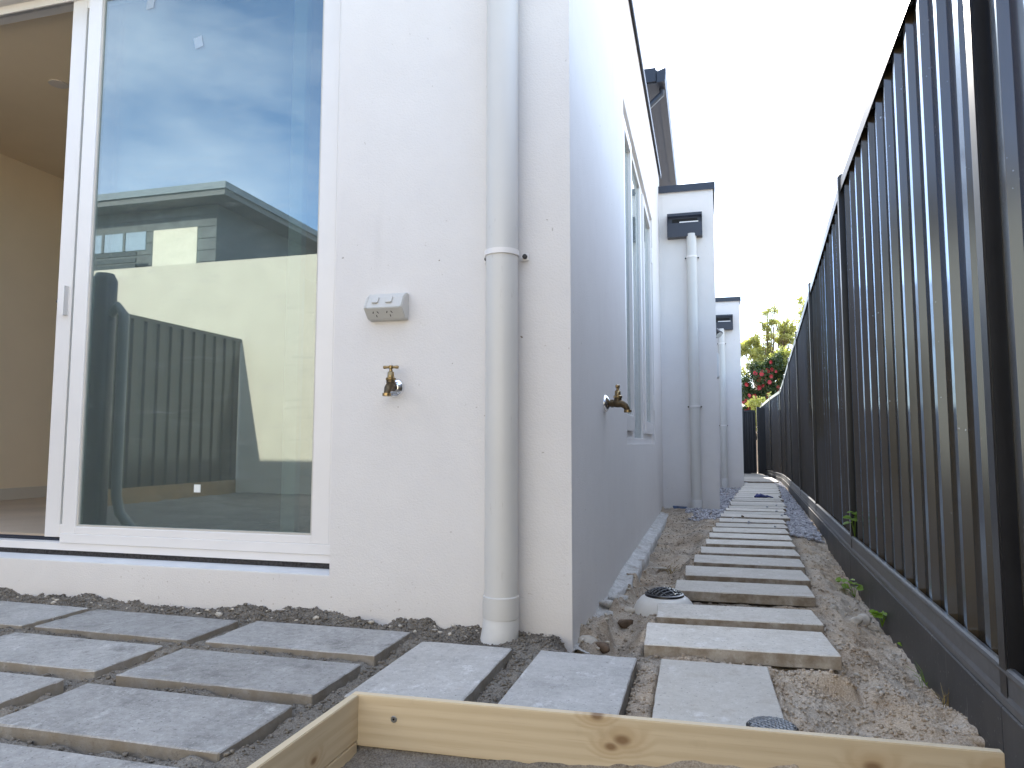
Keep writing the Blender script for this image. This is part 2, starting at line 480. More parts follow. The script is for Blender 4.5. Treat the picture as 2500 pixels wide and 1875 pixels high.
def make_glass(name, f0, tint, dust=0.03, gcol=(0.86, 0.955, 1.0, 1)):
    mt = bpy.data.materials.new(name)
    mt.use_nodes = True
    t = mt.node_tree
    t.nodes.clear()
    out = N(t, 'ShaderNodeOutputMaterial')
    tr = N(t, 'ShaderNodeBsdfTransparent')
    tr.inputs['Color'].default_value = tint
    gl = N(t, 'ShaderNodeBsdfGlossy')
    gl.inputs['Color'].default_value = gcol
    gl.inputs['Roughness'].default_value = 0.0
    lw = N(t, 'ShaderNodeLayerWeight')
    lw.inputs['Blend'].default_value = 0.5
    pw = N(t, 'ShaderNodeMath', operation='POWER')
    pw.inputs[1].default_value = 5.0
    t.links.new(lw.outputs['Facing'], pw.inputs[0])
    ma = N(t, 'ShaderNodeMath', operation='MULTIPLY_ADD')
    ma.inputs[1].default_value = 1 - f0
    ma.inputs[2].default_value = f0
    t.links.new(pw.outputs[0], ma.inputs[0])
    ms = N(t, 'ShaderNodeMixShader')
    t.links.new(ma.outputs[0], ms.inputs[0])
    t.links.new(tr.outputs[0], ms.inputs[1])
    t.links.new(gl.outputs[0], ms.inputs[2])
    # smears and dust
    df = N(t, 'ShaderNodeBsdfDiffuse')
    df.inputs['Color'].default_value = (0.68, 0.74, 0.72, 1)
    v = wcoord(t, (1.0, 1.0, 3.2))
    sm = noise(t, v, 3.4, 7, 0.72)
    sc2 = noise(t, wcoord(t, (3.0, 1.0, 26.0)), 2.3, 5, 0.7)
    mm = mixc(t, 1.0, ramp(t, sm, 0.46, 0.75), ramp(t, sc2, 0.5, 0.72), 'MULTIPLY')
    dd = N(t, 'ShaderNodeMath', operation='MULTIPLY_ADD')
    dd.inputs[1].default_value = dust * 3.5
    dd.inputs[2].default_value = dust
    t.links.new(mm, dd.inputs[0])
    m2 = N(t, 'ShaderNodeMixShader')
    t.links.new(dd.outputs[0], m2.inputs[0])
    t.links.new(ms.outputs[0], m2.inputs[1])
    t.links.new(df.outputs[0], m2.inputs[2])
    t.links.new(m2.outputs[0], out.inputs['Surface'])
    return mt
M['glass'] = make_glass('door_glass', 0.235, (0.55, 0.63, 0.60, 1), 0.06)
M['win_glass'] = make_glass('window_glass', 0.10, (0.72, 0.76, 0.76, 1), 0.12, (0.86, 0.90, 0.90, 1))

def make_leaf(name, c0, c1, trans=0.5, rough=0.5):
    mt = bpy.data.materials.new(name)
    mt.use_nodes = True
    t = mt.node_tree
    p = t.nodes['Principled BSDF']
    out = t.nodes['Material Output']
    v = wcoord(t)
    base = ramp(t, noise(t, v, 7, 3), 0.3, 0.7, c0, c1)
    t.links.new(base, p.inputs['Base Color'])
    p.inputs['Roughness'].default_value = rough
    tl = N(t, 'ShaderNodeBsdfTranslucent')
    t.links.new(mixc(t, 1.0, base, rgb(1.0, 1.0, 0.45), 'MULTIPLY'), tl.inputs['Color'])
    ms = N(t, 'ShaderNodeMixShader')
    ms.inputs[0].default_value = trans
    t.links.new(p.outputs[0], ms.inputs[1])
    t.links.new(tl.outputs[0], ms.inputs[2])
    t.links.new(ms.outputs[0], out.inputs['Surface'])
    return mt
M['leaf_tree'] = make_leaf('tree_leaf', rgb(0.40, 0.41, 0.17), rgb(0.60, 0.60, 0.30), 0.6)
M['leaf_bright'] = make_leaf('bright_leaf', rgb(0.55, 0.56, 0.22), rgb(0.70, 0.70, 0.34), 0.6)
M['leaf_camellia'] = make_leaf('camellia_leaf', rgb(0.03, 0.055, 0.02), rgb(0.08, 0.12, 0.045), 0.25, 0.25)
M['leaf_weed'] = make_leaf('weed_leaf', rgb(0.16, 0.30, 0.03), rgb(0.28, 0.42, 0.06), 0.4)
M['straw'] = make_leaf('dry_stalk', rgb(0.30, 0.22, 0.09), rgb(0.42, 0.33, 0.15), 0.2, 0.8)
M['petal'] = make_leaf('red_petal', rgb(0.52, 0.03, 0.045), rgb(0.68, 0.12, 0.15), 0.35, 0.5)

# ------------------------------------------------------------------ mesh helpers
class MB:
    def __init__(s):
        s.v = []; s.f = []
    def add(s, vs_, fs_):
        o = len(s.v)
        s.v.extend([tuple(v) for v in vs_])
        s.f.extend([tuple(i + o for i in f) for f in fs_])
        return s
    def box(s, x0, x1, y0, y1, z0, z1):
        return s.add([(x0, y0, z0), (x1, y0, z0), (x1, y1, z0), (x0, y1, z0), (x0, y0, z1), (x1, y0, z1), (x1, y1, z1), (x0, y1, z1)],
                     [(0, 3, 2, 1), (4, 5, 6, 7), (0, 1, 5, 4), (1, 2, 6, 5), (2, 3, 7, 6), (3, 0, 4, 7)])
    def obox(s, a, b, w, z0a, z1a, z0b, z1b, off=0.0):
        """box running from plan point a to b, thickness w to the right of the run, raked heights"""
        d = (Vector(b) - Vector(a)).normalized()
        n = Vector((d.y, -d.x))
        p = [Vector(a) + n * off, Vector(b) + n * off, Vector(b) + n * (off + w), Vector(a) + n * (off + w)]
        z0 = [z0a, z0b, z0b, z0a]; z1 = [z1a, z1b, z1b, z1a]
        vs_ = [(q.x, q.y, z) for q, z in zip(p, z0)] + [(q.x, q.y, z) for q, z in zip(p, z1)]
        return s.add(vs_, [(0, 1, 2, 3), (7, 6, 5, 4), (4, 5, 1, 0), (5, 6, 2, 1), (6, 7, 3, 2), (7, 4, 0, 3)])
    def prism(s, poly, axis, a0, a1):
        """extrude 2D polygon along axis ('x','y','z')"""
        n = len(poly)
        def mk(p, a):
            return {'x': (a, p[0], p[1]), 'y': (p[0], a, p[1]), 'z': (p[0], p[1], a)}[axis]
        vs_ = [mk(p, a0) for p in poly] + [mk(p, a1) for p in poly]
        fs_ = [(i, (i + 1) % n, n + (i + 1) % n, n + i) for i in range(n)]
        fs_ += [tuple(range(n))[::-1], tuple(range(n, 2 * n))]
        return s.add(vs_, fs_)
    def lathe(s, prof, c, axis=(0, 0, 1), seg=24):
        """prof: (radius, along) pairs; closes at both ends"""
        ax = Vector(axis).normalized()
        u = ax.orthogonal().normalized(); w = ax.cross(u)
        c = Vector(c)
        vs_ = []
        for r, h in prof:
            for k in range(seg):
                a = 2 * PI * k / seg
                vs_.append(c + ax * h + (u * math.cos(a) + w * math.sin(a)) * r)
        fs_ = []
        for i in range(len(prof) - 1):
            for k in range(seg):
                k2 = (k + 1) % seg
                fs_.append((i * seg + k, i * seg + k2, (i + 1) * seg + k2, (i + 1) * seg + k))
        fs_.append(tuple(range(seg))[::-1])
        fs_.append(tuple(range((len(prof) - 1) * seg, len(prof) * seg)))
        return s.add(vs_, fs_)
    def tube(s, pts, rad, seg=12):
        pts = [Vector(p) for p in pts]
        n = len(pts)
        rads = rad if isinstance(rad, (list, tuple)) else [rad] * n
        vs_ = []; prev = None
        for i, p in enumerate(pts):
            d = (pts[min(i + 1, n - 1)] - pts[max(i - 1, 0)]).normalized()
            if prev is None:
                u = d.orthogonal().normalized()
            else:
                u = (prev - d * prev.dot(d)).normalized()
            prev = u
            w = d.cross(u)
            for k in range(seg):
                a = 2 * PI * k / seg
                vs_.append(p + (u * math.cos(a) + w * math.sin(a)) * rads[i])
        fs_ = []
        for i in range(n - 1):
            for k in range(seg):
                k2 = (k + 1) % seg
                fs_.append((i * seg + k, i * seg + k2, (i + 1) * seg + k2, (i + 1) * seg + k))
        fs_.append(tuple(range(seg))[::-1])
        fs_.append(tuple(range((n - 1) * seg, n * seg)))
        return s.add(vs_, fs_)
    def mesh(s, name, mat, smooth=False, bevel=0.0, seg=1):
        me = bpy.data.meshes.new(name)
        me.from_pydata(s.v, [], s.f)
        me.update()
        bm = bmesh.new()
        bm.from_mesh(me)
        bmesh.ops.recalc_face_normals(bm, faces=bm.faces[:])
        if bevel:
            es = [e for e in bm.edges if len(e.link_faces) == 2 and e.calc_face_angle(0) > 0.6]
            bmesh.ops.bevel(bm, geom=es, offset=bevel, segments=seg, affect='EDGES', clamp_overlap=True)
        bm.to_mesh(me)
        bm.free()
        if smooth:
            me.polygons.foreach_set('use_smooth', [True] * len(me.polygons))
            me.set_sharp_from_angle(angle=math.radians(38))
        me.materials.append(mat)
        return me
    def build(s, name, mat, parent=None, smooth=False, bevel=0.0, seg=1):
        return obj(name, s.mesh(name, mat, smooth, bevel, seg), parent)

def obj(name, me, parent=None, loc=None):
    o = bpy.data.objects.new(name, me)
    col.objects.link(o)
    if loc is not None:
        o.location = loc
    if parent is not None:
        o.parent = parent
        pw = Matrix.Identity(4)
        q = parent
        chain = []
        while q is not None:
            chain.append(q); q = q.parent
        # meshes are written in world coordinates: undo the parents' transforms
        for q in reversed(chain):
            pw = pw @ q.matrix_parent_inverse @ q.matrix_basis
        o.matrix_parent_inverse = pw.inverted()
    return o
def tag(o, label=None, cat=None, group=None, kind=None):
    if label: o['label'] = label
    if cat: o['category'] = cat
    if group: o['group'] = group
    if kind: o['kind'] = kind
    return o
def empty(name, loc):
    o = bpy.data.objects.new(name, None)
    o.empty_display_size = 0.1
    o.location = loc
    col.objects.link(o)
    return o
def arr_mesh(name, verts, faces, mat, smooth=False):
    """numpy arrays; faces (n,k)"""
    me = bpy.data.meshes.new(name)
    verts = np.asarray(verts, dtype=np.float32); faces = np.asarray(faces, dtype=np.int32)
    k = faces.shape[1]
    me.vertices.add(len(verts)); me.vertices.foreach_set('co', verts.ravel())
    me.loops.add(faces.size); me.loops.foreach_set('vertex_index', faces.ravel())
    me.polygons.add(len(faces)); me.polygons.foreach_set('loop_start', np.arange(0, faces.size, k, dtype=np.int32))
    me.update(calc_edges=True)
    if smooth:
        me.polygons.foreach_set('use_smooth', np.ones(len(faces), dtype=bool))
    me.materials.append(mat)
    me.validate()
    return me

# value noise on numpy arrays
_tab = rng.random((256, 256)).astype(np.float64)
def vn(x, y, s, seed=0):
    x = x / s + seed * 17.31; y = y / s + seed * 9.77
    xi = np.floor(x).astype(int); yi = np.floor(y).astype(int)
    fx = x - xi; fy = y - yi
    fx = fx * fx * (3 - 2 * fx); fy = fy * fy * (3 - 2 * fy)
    a = _tab[xi % 256, yi % 256]; b = _tab[(xi + 1) % 256, yi % 256]
    c = _tab[xi % 256, (yi + 1) % 256]; d = _tab[(xi + 1) % 256, (yi + 1) % 256]
    return (a * (1 - fx) + b * fx) * (1 - fy) + (c * (1 - fx) + d * fx) * fy - 0.5
def sst(a, b, x):
    t_ = np.clip((x - a) / (b - a), 0, 1)
    return t_ * t_ * (3 - 2 * t_)

# ------------------------------------------------------------------ layout numbers (metres)
WY, WX = 2.386, -0.436          # front wall plane, side wall plane
PAR = 3.62                       # parapet height
FP = [(0.563, -0.46), (0.673, 1.903), (0.783, 4.266), (0.933, 6.626), (1.093, 8.985), (1.254, 11.345), (1.427, 13.704), (1.582, 16.063), (1.570, 18.428), (1.549, 20.793), (1.609, 23.158)]
FRAIL = [0.118, 0.118, 0.125, 0.112, 0.088, 0.063, 0.029, -0.012, -0.030, -0.085, -0.109]
FTOP = [2.19, 2.145, 2.09, 1.985, 1.91, 1.868, 1.83, 1.755, 1.748, 1.70, 1.66]
def drop(y):
    return 0.0135 * np.maximum(0.0, y - 6.6)
def fence_x(y):
    ys = [p[1] for p in FP]; xs = [p[0] for p in FP]
    return np.interp(y, ys, xs)
def path_l(y):
    return -0.2 + 0.077 * (y - 2.3)

# stepping stones: (x left, x right, y near, y far, rotation)
STONES = [(-0.200, 0.367, 2.300, 2.578), (-0.187, 0.380, 2.697, 2.930), (-0.138, 0.420, 3.160, 3.405), (-0.105, 0.450, 3.542, 3.818),
          (-0.068, 0.480, 3.935, 4.188), (-0.036, 0.500, 4.305, 4.550), (-0.006, 0.520, 4.688, 4.895), (0.016, 0.536, 4.995, 5.222),
          (0.043, 0.553, 5.325, 5.580), (0.069, 0.583, 5.675, 5.940), (0.102, 0.608, 6.047, 6.303)]
yy = 6.42
while yy < 14.1:
    w_ = rnd.uniform(0.245, 0.265)
    x_ = 0.102 + 0.0765 * (yy - 6.05) + rnd.uniform(-0.012, 0.012)
    STONES.append((x_, x_ + rnd.uniform(0.53, 0.565), yy, yy + w_))
    yy += rnd.uniform(0.355, 0.38)
# patio pavers
PAV = [(-2.90, -2.266, 1.970, 2.246), (-2.211, -1.595, 1.968, 2.226), (-1.527, -0.947, 1.964, 2.234),
       (-2.83, -2.29, 1.645, 1.90), (-2.208, -1.622, 1.640, 1.896), (-1.543, -0.950, 1.627, 1.888),
       (-2.86, -2.29, 1.29, 1.56), (-2.235, -1.642, 1.29, 1.562), (-1.552, -0.955, 1.280, 1.551),
       (-2.86, -2.27, 0.94, 1.21), (-2.20, -1.61, 0.94, 1.21), (-1.550, -0.962, 0.945, 1.211),
       (-2.20, -1.61, 0.60, 0.87), (-1.545, -0.955, 0.60, 0.87)]
PAVB = [(-0.872, -0.579, 1.642, 2.149), (-0.492, -0.204, 1.642, 2.150), (-0.132, 0.160, 1.642, 2.163)]

# ------------------------------------------------------------------ ground
gs = MB()
gs.add([(-400, -400, -0.62), (400, -400, -0.62), (400, 400, -0.62), (-400, 400, -0.62)], [(0, 1, 2, 3)])
g = gs.build('ground', M['soil'])
tag(g, kind='structure')

def soil_h(x, y):
    patio = -0.0195 + 0 * x
    # dirt banked up along the front wall
    bank = sst(2.19, 2.36, y) * sst(-0.30, -0.5, x)
    patio = patio + bank * (0.012 + 0.016 * vn(x, y, 0.11, 3) * 2)
    # right of the last paver and down the alley: dug-out sand
    fx = fence_x(y)
    sl = path_l(y); sr = sl + 0.565
    right = -0.055 - 0.10 * sst(0.02, 0.30, x - sr)
    left = -0.06 - 0.075 * sst(0.02, 0.14, sl - x)
    alley = np.where(x > sr - 0.01, right, np.where(x < sl + 0.01, left, -0.058))
    alley = alley - drop(y)
    grav = sst(5.2, 5.8, y)                    # gravel fill comes up to the stones
    alley = alley * (1 - grav) + grav * np.where(x > sr, -0.055 - 0.03 * sst(0, 0.3, x - sr) - drop(y), np.where(x < sl, -0.052 - 0.07 * sst(0.1, 0.3, sl - x) * (1 - sst(6.6, 7.6, y)) - drop(y), -0.05 - drop(y)))
    near_r = -0.05 - 0.085 * sst(0.17, 0.42, x)
    tA = sst(2.16, 2.42, y) * sst(-0.50, -0.40, x)
    tB = sst(0.165, 0.19, x) * (1 - sst(2.2, 2.5, y))
    base = patio * (1 - tA) + alley * tA
    base = base * (1 - tB) + near_r * tB
    # inside the timber boards the ground is dug lower
    ins = sst(-0.87, -0.83, x) * sst(1.64, 1.605, y)
    base = base * (1 - ins) + ins * (-0.098)
    rough = 0.35 + 0.65 * np.maximum(tA, tB)
    rough = rough * (1 - 0.5 * grav) + 0.35 * bank
    n_ = 0.040 * vn(x, y, 0.30, 1) + 0.026 * vn(x, y, 0.13, 2)
    n2 = 0.022 * vn(x, y, 0.055, 4) + 0.013 * vn(x, y, 0.026, 5) + 0.009 * vn(x, y, 0.013, 6)
    lump = np.maximum(0, vn(x, y, 0.10, 8) - 0.22) * 0.07 + np.maximum(0, vn(x, y, 0.035, 9) - 0.2) * 0.03
    # keep soil below the slabs
    under = np.zeros_like(x)
    for (a, b, c, d) in STONES[:14] + PAV + PAVB:
        under = np.maximum(under, sst(a - 0.012, a + 0.004, x) * sst(b + 0.012, b - 0.004, x) * sst(c - 0.012, c + 0.004, y) * sst(d + 0.012, d - 0.004, y))
    h = base + (n_ * rough + n2 * (0.45 + 0.55 * rough) + lump * (0.3 + 0.7 * rough)) * (1 - 0.8 * ins)
    wb = sst(-0.32, -0.37, x) * sst(2.38, 2.45, y) * (1 - sst(3.3, 4.1, y + 2 * vn(x, y, 0.12, 15)))
    h = h * (1 - wb) + wb * np.maximum(h, -0.062 + 0.07 * vn(x, y, 0.09, 16) + 0.05 * vn(x, y, 0.04, 17) + n2)
    dr = np.hypot(x + 0.172, y - 3.03)
    h = np.where(dr < 0.30, np.maximum(h, h * sst(0.14, 0.30, dr) + (1 - sst(0.14, 0.30, dr)) * (-0.066 + n_ * 0.5 + n2)), h)
    ring = np.zeros_like(x)
    for (a, b, c, d) in STONES[:14] + PAV + PAVB:
        ring = np.maximum(ring, sst(a - 0.05, a - 0.012, x) * sst(b + 0.05, b + 0.012, x) * sst(c - 0.05, c - 0.012, y) * sst(d + 0.05, d + 0.012, y))
    h = h * (1 - ring) + ring * np.maximum(h, -0.044 - drop(y) + 0.03 * vn(x, y, 0.06, 12) + n2 * 0.6)
    h = h * (1 - ins) + ins * (-0.112 + 0.25 * n_ + 0.5 * n2)
    cap = -0.054 - drop(y)
    h = np.where(under > 0, np.minimum(h, h * (1 - under) + under * cap), h)
    return h
def sheet(name, xs, ys, mat, hf=soil_h):
    X, Y = np.meshgrid(xs, ys)
    Z = hf(X, Y)
    V = np.stack([X.ravel(), Y.ravel(), Z.ravel()], 1)
    nx, ny = len(xs), len(ys)
    i = np.arange((ny - 1) * (nx - 1))
    r_, c_ = i // (nx - 1), i % (nx - 1)
    a = r_ * nx + c_
    F = np.stack([a, a + 1, a + nx + 1, a + nx], 1)
    return V, F
parts = [sheet('', np.arange(-3.4, -0.3, 0.0072), np.arange(0.85, 2.45, 0.0072), None),
         sheet('', np.arange(-0.3036, 0.95, 0.0072), np.arange(0.85, 2.45, 0.0072), None),
         sheet('', np.arange(-0.47, 1.02, 0.0085), np.arange(2.444, 5.2, 0.0085), None),
         sheet('', np.arange(-0.47, 1.3, 0.013), np.arange(5.196, 8.3, 0.013), None),
         sheet('', np.arange(-0.47, 1.9, 0.03), np.arange(8.28, 24.5, 0.03), None),
         sheet('', np.arange(-7.2, -3.35, 0.05), np.arange(-3.4, 2.45, 0.05), None),
         sheet('', np.arange(-3.4, 1.0, 0.04), np.arange(-3.4, 0.88, 0.04), None)]
Vs, Fs, o_ = [], [], 0
for V, F in parts:
    Vs.append(V); Fs.append(F + o_); o_ += len(V)
soil = obj('soil', arr_mesh('soil', np.concatenate(Vs), np.concatenate(Fs), M['soil'], True))
tag(soil, kind='structure')

# lumps (icospheres) helpers
def ico(sub=1):
    bm = bmesh.new()
    bmesh.ops.create_icosphere(bm, subdivisions=sub, radius=1.0)
    v = np.array([x.co[:] for x in bm.verts]); f = np.array([[q.index for q in p.verts] for p in bm.faces])
    bm.free()
    return v, f
ICO1 = ico(1); ICO2 = ico(2); ICO3 = ico(3)
def lumps(pos, size, flat=0.75, rough=0.25, base=ICO1, sink=0.3):
    V0, F0 = base
    n = len(pos); k = len(V0)
    ang = rng.random(n) * 2 * PI
    sx = size * (0.75 + 0.5 * rng.random(n)); sy = size * (0.75 + 0.5 * rng.random(n)); sz = size * flat * (0.75 + 0.5 * rng.random(n))
    jit = 1 + rough * (rng.random((n, k)) - 0.5) * 2
    v = V0[None] * jit[:, :, None]
    v = v * np.stack([sx, sy, sz], 1)[:, None, :]
    c, s = np.cos(ang)[:, None], np.sin(ang)[:, None]
    x = v[:, :, 0] * c - v[:, :, 1] * s; y = v[:, :, 0] * s + v[:, :, 1] * c
    v = np.stack([x, y, v[:, :, 2] + (sz * (1 - 2 * sink))[:, None]], 2) + pos[:, None, :]
    f = F0[None] + (np.arange(n) * k)[:, None, None]
    return v.reshape(-1, 3), f.reshape(-1, 3)
def in_slab(x, y, m=0.0):
    r = np.zeros(len(x), bool)
    for (a, b, c, d) in STONES + PAV + PAVB:
        r |= (x > a - m) & (x < b + m) & (y > c - m) & (y < d + m)
    return r

# crumbs of soil and rubble lying about
def scatter(n, x0, x1, y0, y1, keep=None):
    x = x0 + (x1 - x0) * rng.random(n); y = y0 + (y1 - y0) * rng.random(n)
    ok = ~in_slab(x, y, 0.004)
    if keep is not None:
        ok &= keep(x, y)
    x, y = x[ok], y[ok]
    return np.stack([x, y, soil_h(x, y)], 1)
cr = [scatter(12000, -3.0, -0.44, 2.235, 2.385), scatter(26000, -3.0, -0.55, 0.9, 2.25, lambda x, y: (x < -0.9) | (y > 1.66)),
      scatter(6000, -0.87, 0.17, 1.65, 2.3), scatter(7000, 0.165, 0.75, 1.64, 2.6), scatter(24000, -0.43, 0.85, 2.2, 7.4),
      scatter(900, -0.8, 0.55, 1.2, 1.6)]
pos = np.concatenate(cr)
size = 0.0014 + 0.0058 * rng.random(len(pos)) ** 4.5
v, f = lumps(pos, size, 0.75, 0.4)
crumbs = obj('soil_crumbs', arr_mesh('soil_crumbs', v, f, M['clod']))
tag(crumbs, 'loose brown crumbs of soil in the joints and along the walls', 'soil crumbs', kind='stuff')
cr = [scatter(200, -3.0, -0.44, 2.27, 2.384), scatter(40, 0.17, 0.72, 1.66, 2.6), scatter(220, -0.40, 0.8, 2.25, 5.4), scatter(120, -0.43, -0.3, 2.4, 4.2)]
pos = np.concatenate(cr)
size = 0.0025 + 0.009 * rng.random(len(pos)) ** 3.5
v, f = lumps(pos, size, 0.6, 0.45)
chips = obj('mortar_crumbs', arr_mesh('mortar_crumbs', v, f, M['rock_pale']))
tag(chips, 'pale crumbs of mortar and rubble scattered over the soil', 'rubble', kind='stuff')

# gravel beside the far stones
def gravel_pts(n, y0, y1):
    y = y0 + (y1 - y0) * rng.random(n) ** 1.35
    right = rng.random(n) < 0.58
    sl = 0.102 + 0.0765 * (y - 6.05); sr = sl + 0.53
    fx = fence_x(y) - 0.05
    left_lim = np.where(y < 7.75, -0.2, np.where(y < 12.65, WX + 0.1, 0.62))
    left_lim = np.where((y > 7.7) & (y < 10.2), 0.13, left_lim)
    u = rng.random(n)
    x = np.where(right, sr - 0.01 + (fx - sr) * u, left_lim + (sl + 0.02 - left_lim) * u)
    ok = ~in_slab(x, y, -0.01) & ((x > sr - 0.02) | (x < sl + 0.015)) & np.where(right, y > 5.35 + 0.5 * (vn(x, y, 0.2, 21) + 0.3 - (x - sr) * 0.4), (y > 6.5 + 1.5 * vn(x, y, 0.25, 22) + (sl - x) * 1.5) & (x < sl + 0.02))
    x, y = x[ok], y[ok]
    z = soil_h(x, y) + 0.012 * rng.random(len(x))
    return np.stack([x, y, z], 1)
pos = gravel_pts(26000, 5.0, 19.0)
# stray stones kicked onto the slabs
ny = 9
ys_ = 5.6 + 4 * rng.random(ny); xs_ = 0.08 + 0.0765 * (ys_ - 6.0) + 0.56 * rng.random(ny)
pos = np.concatenate([pos, np.stack([xs_, ys_, -drop(ys_) + 0.003], 1)])
size = 0.007 + 0.008 * rng.random(len(pos))
v, f = lumps(pos, size, 0.75, 0.3)
gravel = obj('gravel', arr_mesh('gravel', v, f, M['gravel']))
tag(gravel, 'blue grey gravel filling the strips beside the far stepping stones', 'gravel', kind='stuff')

# ------------------------------------------------------------------ pavers and stepping stones
def slab_mesh(name, lx, ly, h, mat, seed, cuts=10):
    """slab with slightly worn, uneven edges; centred on its top face"""
    bm = bmesh.new()
    bmesh.ops.create_cube(bm, size=1.0)
    for v_ in bm.verts:
        v_.co = Vector((v_.co.x * lx, v_.co.y * ly, (v_.co.z - 0.5) * h))
    bmesh.ops.bevel(bm, geom=bm.edges[:], offset=0.0028, segments=1, affect='EDGES')
    if cuts:
        es = [e for e in bm.edges if e.calc_length() > 0.1]
        bmesh.ops.subdivide_edges(bm, edges=es, cuts=cuts, use_grid_fill=True)
        r = random.Random(seed)
        for v_ in bm.verts:
            edge = max(abs(v_.co.x) / (lx / 2), abs(v_.co.y) / (ly / 2))
            j = 0.0007 if edge > 0.985 else 0.0003
            v_.co += Vector((r.uniform(-j, j), r.uniform(-j, j), r.uniform(-j, j) * (1.0 if v_.co.z < -0.006 else 0.8)))
            if edge > 0.985 and v_.co.z > -0.006 and r.random() < 0.05:
                v_.co.z -= r.uniform(0.001, 0.003)
    me = bpy.data.meshes.new(name)
    bm.to_mesh(me); bm.free()
    me.materials.append(mat)
    return me
patio = empty('patio', (-1.5, 1.6, 0)); tag(patio, kind='structure')
path = empty('path', (0.1, 2.4, 0)); tag(path, kind='structure')
def place_slab(r, parent, mat, seed, rot, dz, tilt, cuts):
    a, b, c, d = r
    me = slab_mesh('paver', b - a, d - c, 0.042, mat, seed, cuts)
    o = bpy.data.objects.new('paver', me)
    col.objects.link(o)
    o.parent = parent
    o.matrix_parent_inverse = Matrix.Translation(parent.location).inverted()
    o.location = ((a + b) / 2, (c + d) / 2, dz)
    o.rotation_euler = (tilt[0], tilt[1], rot)
    return o
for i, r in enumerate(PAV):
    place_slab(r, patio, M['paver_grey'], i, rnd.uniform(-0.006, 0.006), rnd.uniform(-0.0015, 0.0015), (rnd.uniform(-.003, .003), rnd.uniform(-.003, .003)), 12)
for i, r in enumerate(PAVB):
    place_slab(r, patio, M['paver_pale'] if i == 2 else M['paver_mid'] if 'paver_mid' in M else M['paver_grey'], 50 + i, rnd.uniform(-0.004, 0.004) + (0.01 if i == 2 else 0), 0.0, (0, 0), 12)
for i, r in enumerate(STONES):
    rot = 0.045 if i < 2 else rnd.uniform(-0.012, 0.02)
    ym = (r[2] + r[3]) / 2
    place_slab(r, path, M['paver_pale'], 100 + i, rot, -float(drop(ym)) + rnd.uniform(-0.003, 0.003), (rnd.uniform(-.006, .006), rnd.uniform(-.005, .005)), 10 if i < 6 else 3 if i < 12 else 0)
for (a, b, c, d) in [(0.70, 1.40, 15.1, 16.0), (0.74, 1.43, 16.05, 17.0), (0.76, 1.44, 17.05, 18.3), (0.78, 1.44, 18.35, 19.8)]:
    place_slab((a, b, c, d), path, M['paver_pale'], 7, 0.0, -float(drop((c + d) / 2)), (0.0135, 0), 0)

# ------------------------------------------------------------------ house
house = empty('house', (WX, WY, 0))
tag(house, 'white rendered house with sliding glass door, parapet roof and a row of stepped side walls', 'house')
R = M['render']
w = MB()
w.box(-1.335, WX, WY, 2.400, -0.5, PAR)
w.box(-1.335, -0.70, 2.400, 2.62, -0.5, PAR)
w.box(-4.3, -1.335, WY + 0.0016, 2.62, -0.5, 0.134)
w.box(-4.3, -1.335, WY, 2.62, 2.74, PAR)
w.box(-12.0, -4.3, WY, 2.62, -0.5, PAR)
w.build('wall', R, house)
XS = -0.4375
w = MB()
w.box(-0.70, XS, 2.400, 4.20, -0.5, PAR)
w.box(-0.70, XS, 4.20, 6.64, -0.5, 0.615)
w.box(-0.70, XS, 4.20, 6.64, 2.715, PAR)
w.box(-0.70, XS, 6.64, 7.95, -0.5, PAR)
w.box(-0.70, XS, 7.95, 22.0, -0.6, 3.15)
w.build('wall', R, house)
# projecting bays along the side
w = MB(); w.box(XS + 0.0, 0.139, 7.78, 10.4, -0.6, 3.40)
w.build('wall', R, house)
w = MB(); w.box(XS + 0.0, 0.622, 12.65, 22.0, -0.7, 3.10)
w.build('wall', R, house)
# parapet cappings
c = MB(); c.box(-12.02, WX + 0.022, WY - 0.022, 2.65, PAR, PAR + 0.03); c.box(-0.73, WX + 0.022, 2.65, 7.97, PAR, PAR + 0.03)
c.box(-12.02, WX + 0.022, WY - 0.022, WY - 0.0195, PAR - 0.03, PAR); c.box(WX + 0.0195, WX + 0.022, WY - 0.0195, 7.97, PAR - 0.03, PAR)
c.build('parapet_capping', M['dark_metal'], house)
c = MB(); c.box(XS, 0.160, 7.755, 10.42, 3.40, 3.43); c.box(XS, 0.160, 7.755, 7.758, 3.352, 3.40); c.box(0.157, 0.160, 7.758, 10.42, 3.352, 3.40)
c.build('parapet_capping', M['dark_metal'], house)
c = MB(); c.box(XS, 0.645, 12.625, 22.0, 3.10, 3.135); c.box(XS, 0.645, 12.625, 12.628, 3.06, 3.10); c.box(0.642, 0.645, 12.628, 22.0, 3.06, 3.10)
c.build('parapet_capping', M['dark_metal'], house)
# flat roof
w = MB(); w.box(-12.0, -0.70, 2.62, 22.0, 2.95, 3.1)
w.build('roof', M['eave'], house)
